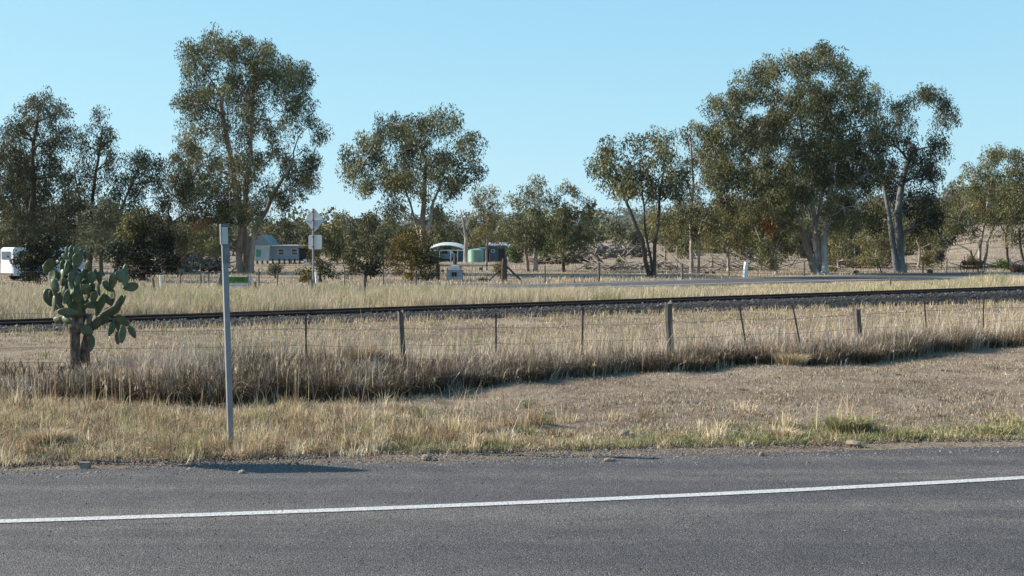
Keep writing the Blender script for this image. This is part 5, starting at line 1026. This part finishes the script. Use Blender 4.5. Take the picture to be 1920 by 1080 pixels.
tm2 = tm.copy(); tm2.node_tree.nodes['Principled BSDF'].inputs['Base Color'].default_value = (.05, .13, .13, 1); MB().tube([(0, 0, 0), (0, 0, h_ * 1.12)], r_ * .9, 24).build('tank_wall', tm2, rt2); MB().tube([(0, 0, h_ * 1.125), (0, 0, h_ * 1.2)], [r_ * .92, .1], 24).build('tank_lid', tm2, rt2)
def shed(px0, px1, top, base, Y, wc, label, opening=None, pipe=False):
    s = Y / F; x0, x1 = at(px0, HOR, Y).x, at(px1, HOR, Y).x; z0 = Hf((x0 + x1) / 2, Y); zt = at(px0, top, Y).z - z0; w_ = x1 - x0
    rt = empty('shed', ((x0 + x1) / 2, Y, z0), 0, label, 'shed', 'farm sheds'); m = clad(label[:12] + '_sheet', *wc)
    MB().box((0, 2, zt / 2 - .03), (w_, 4, zt)).build('wall', m, rt)
    MB().add([(-w_ / 2 - .15, -.2, zt + .0), (w_ / 2 + .15, -.2, zt + .0), (w_ / 2 + .15, 4.2, zt + .35), (-w_ / 2 - .15, 4.2, zt + .35), (-w_ / 2 - .15, -.2, zt + .06), (w_ / 2 + .15, -.2, zt + .06), (w_ / 2 + .15, 4.2, zt + .41), (-w_ / 2 - .15, 4.2, zt + .41)], [(3, 2, 1, 0), (4, 5, 6, 7), (0, 1, 5, 4), (1, 2, 6, 5), (2, 3, 7, 6), (3, 0, 4, 7)]).build('roof', clad(label[:9] + '_roof', (.22, .24, .27), (.30, .32, .35)), rt)
    if opening: MB().box((opening[0] * w_, -.02, zt * .42), (opening[1] * w_, .06, zt * .8)).build('door', M['black'] if opening[2] else M['galv2'], rt)
    f = MB().box((-w_ * .3, -.02, zt * .68), (w_ * .2, .05, .3)).build('window', M['white'], rt); MB().box((-w_ * .3, -.06, zt * .68), (w_ * .16, .03, .22)).build('pane', M['glass'], f)
shed(918, 950, 461, 487, 135, ((.025, .04, .065), (.045, .065, .1)), 'dark navy steel shed right of the green tanks', (.2, .35, True))
shed(953, 975, 464, 487, 133, ((.28, .33, .38), (.36, .42, .47)), 'smaller pale-walled shed with a dark doorway, right of the navy shed', (-.12, .6, True))

# ---------------------------------------------------------------- rusty farm machine
Y = 80; s = Y / F; p = at(1824, HOR, Y); rt = empty('farm_machine', (p.x, Y, Hf(p.x, Y)), R(12), 'rusty old horse-drawn seed drill with two spoked wheels beyond the far road', 'farm machine')
Wd = 36 * s
for sx in (-1, 1):
    wh = MB(); cx = sx * Wd / 2; Rr = .42; pts = [(cx, Rr * math.cos(a), .42 + Rr * math.sin(a)) for a in [i * 2 * math.pi / 20 for i in range(21)]]; wh.tube(pts, .03, 5); w0 = wh.build('wheel', M['rust'], rt)
    b = MB(); [b.tube([(cx, 0, .42), (cx, Rr * math.cos(a), .42 + Rr * math.sin(a))], .012, 4) for a in [i * math.pi / 5 for i in range(10)]]; b.tube([(cx - .06, 0, .42), (cx + .06, 0, .42)], .06, 8); b.build('spokes', M['rust'], w0)
MB().tube([(-Wd / 2, 0, .42), (Wd / 2, 0, .42)], .03, 6).build('axle', M['rust'], rt)
b = MB(); b.box((0, -.28, .36), (Wd * .9, .06, .06)); b.box((0, .28, .36), (Wd * .9, .06, .06)); [b.box((x, 0, .33), (.05, .62, .05)) for x in (-.5, 0, .5)]; b.build('frame', M['rust'], rt)
for x in (-.36, .36): MB().box((x, 0, .64), (.48, .34, .26), None, 1.25).build('seed_box', M['rust'], rt); 
MB().box((-.42, 0, .80), (.36, .28, .03)).build('box_lid', M['galv2'], rt)
for i in range(8): MB().tube([(-Wd * .4 + i * Wd * .115, -.3, .36), (-Wd * .4 + i * Wd * .115, -.40, .16), (-Wd * .4 + i * Wd * .115, -.34, .02)], .017, 5).build('tine', M['rust'], rt)
MB().tube([(.5, .1, .45), (.55, .25, 1.0)], .02, 5).build('lever', M['rust'], rt); MB().tube([(-.5, .1, .6), (-.48, .2, 1.15)], .02, 5).build('lever', M['rust'], rt)
p = at(1910, HOR, 82); rt = empty('rusty_drum', (p.x, 82, Hf(p.x, 82)), 0, 'rusty drum lying on its side at the right edge beyond the road', 'drum'); MB().tube([(-.4, 0, .25), (.4, 0.1, .25)], .25, 16).build('drum_shell', M['rust'], rt); MB().tube([(-.02, 0, .25), (.02, 0, .25)], .265, 16).build('hoop', M['bark_dark'], rt)

# ---------------------------------------------------------------- heaps of fallen timber
def heap(px, Y, w_, h_, n, label, seed, r=(.03, .10), mat='log', name='branch_heap', cat='branch heap'):
    rr = random.Random(seed); p = at(px, HOR, Y); b = MB()
    for i in range(n):
        x = rr.gauss(0, w_ * .28); y = rr.uniform(-1, 1); L = rr.uniform(.3, .8) * w_ * .5; a = rr.uniform(0, 3.14); e = rr.uniform(-.1, .7) if rr.random() < .7 else rr.uniform(.5, 1.2); rad = rr.uniform(*r)
        z = rr.uniform(0, h_ * .75) * max(.1, 1 - abs(x) / w_ * 1.3); d = Vector((math.cos(a) * math.cos(e), math.sin(a) * math.cos(e) * .6, math.sin(e) * .6)); q = Vector((x, y, z + .05))
        b.tube([q - d * L * .3, q + d * L * .3 + Vector((0, 0, rr.uniform(-.05, .12))), q + d * L], [rad, rad * .8, rad * .35], 6)
    o = b.build(name, M[mat], smooth=True); o.location = (p.x, Y, Hf(p.x, Y)); tag(o, label, cat, kind='stuff')
heap(362, 82, 4.0, 1.5, 110, 'big heap of dead branches and logs left of the tallest gum', 1, mat='bark_dark'); heap(372, 80, 4.4, 1.4, 40, 'pale dead branches lying over the dark branch heap', 2, (.03, .06))
heap(1130, 135, 7, 2.0, 80, 'grey heap of fallen timber in the paddock under the hill gap', 3, (.05, .14)); heap(1188, 140, 5, 1.5, 60, 'dark pile of timber right of the hill gap', 4, (.05, .14), 'bark_dark'); heap(1180, 92, 6, .3, 60, 'low line of scattered logs left of the slender gum', 5, (.03, .08)); heap(1065, 118, 6, .9, 30, 'dark low pile behind the dark-trunked gum', 6, (.08, .2), 'bark_dark')
heap(1370, 90, 12, .35, 60, 'scattered fallen sticks under the understorey gums', 7, (.02, .05)); heap(1900, 96, 5, .5, 50, 'low pile of sticks below the right-hand green gum', 8, (.02, .06)); heap(1640, 98, 10, .4, 50, 'fallen sticks in the shade of the two biggest right-hand gums', 9, (.02, .05), 'bark_dark')
p = at(338, HOR, 78); o = MB().tube([(-.3, 0, .22), (.25, .05, .22)], [.22, .2], 14).build('cut_log', M['log']); o.location = (p.x, 78, Hf(p.x, 78)); tag(o, 'short thick sawn log with a pale cut face before the big branch heap', 'log')
# dead pale trunk over carport
p = at(872, HOR, 128); b = MB(); b.tube([(0, 0, -.2), (.1, 0, 2.5), (-.15, 0, 4.2), (-.5, 0, 5.6)], [.22, .17, .13, .05], 8); b.tube([(-.1, 0, 4), (.5, .2, 5.2)], [.08, .03], 6); b.tube([(.08, 0, 2.6), (-.6, 0, 3.4)], [.08, .03], 6); o = b.build('dead_tree', M['bark']); o.location = (p.x, 128, Hf(p.x, 128)); tag(o, 'bare dead pale tree trunk between the carport and the green tank', 'dead tree')

# ---------------------------------------------------------------- haze
hz = MB().box((0, 2450, 60), (7400, 5100, 130)).build('haze', None); tag(hz, 'thin pale daylight haze over the whole paddock', 'haze', kind='stuff')
m = bpy.data.materials.new('haze'); m.use_nodes = True; n = m.node_tree; n.nodes.clear(); pv = n.nodes.new('ShaderNodeVolumePrincipled'); om = n.nodes.new('ShaderNodeOutputMaterial')
pv.inputs['Density'].default_value = .00007; pv.inputs['Color'].default_value = (.8, .88, .95, 1); pv.inputs['Anisotropy'].default_value = .2; n.links.new(pv.outputs[0], om.inputs['Volume']); hz.data.materials.append(m)
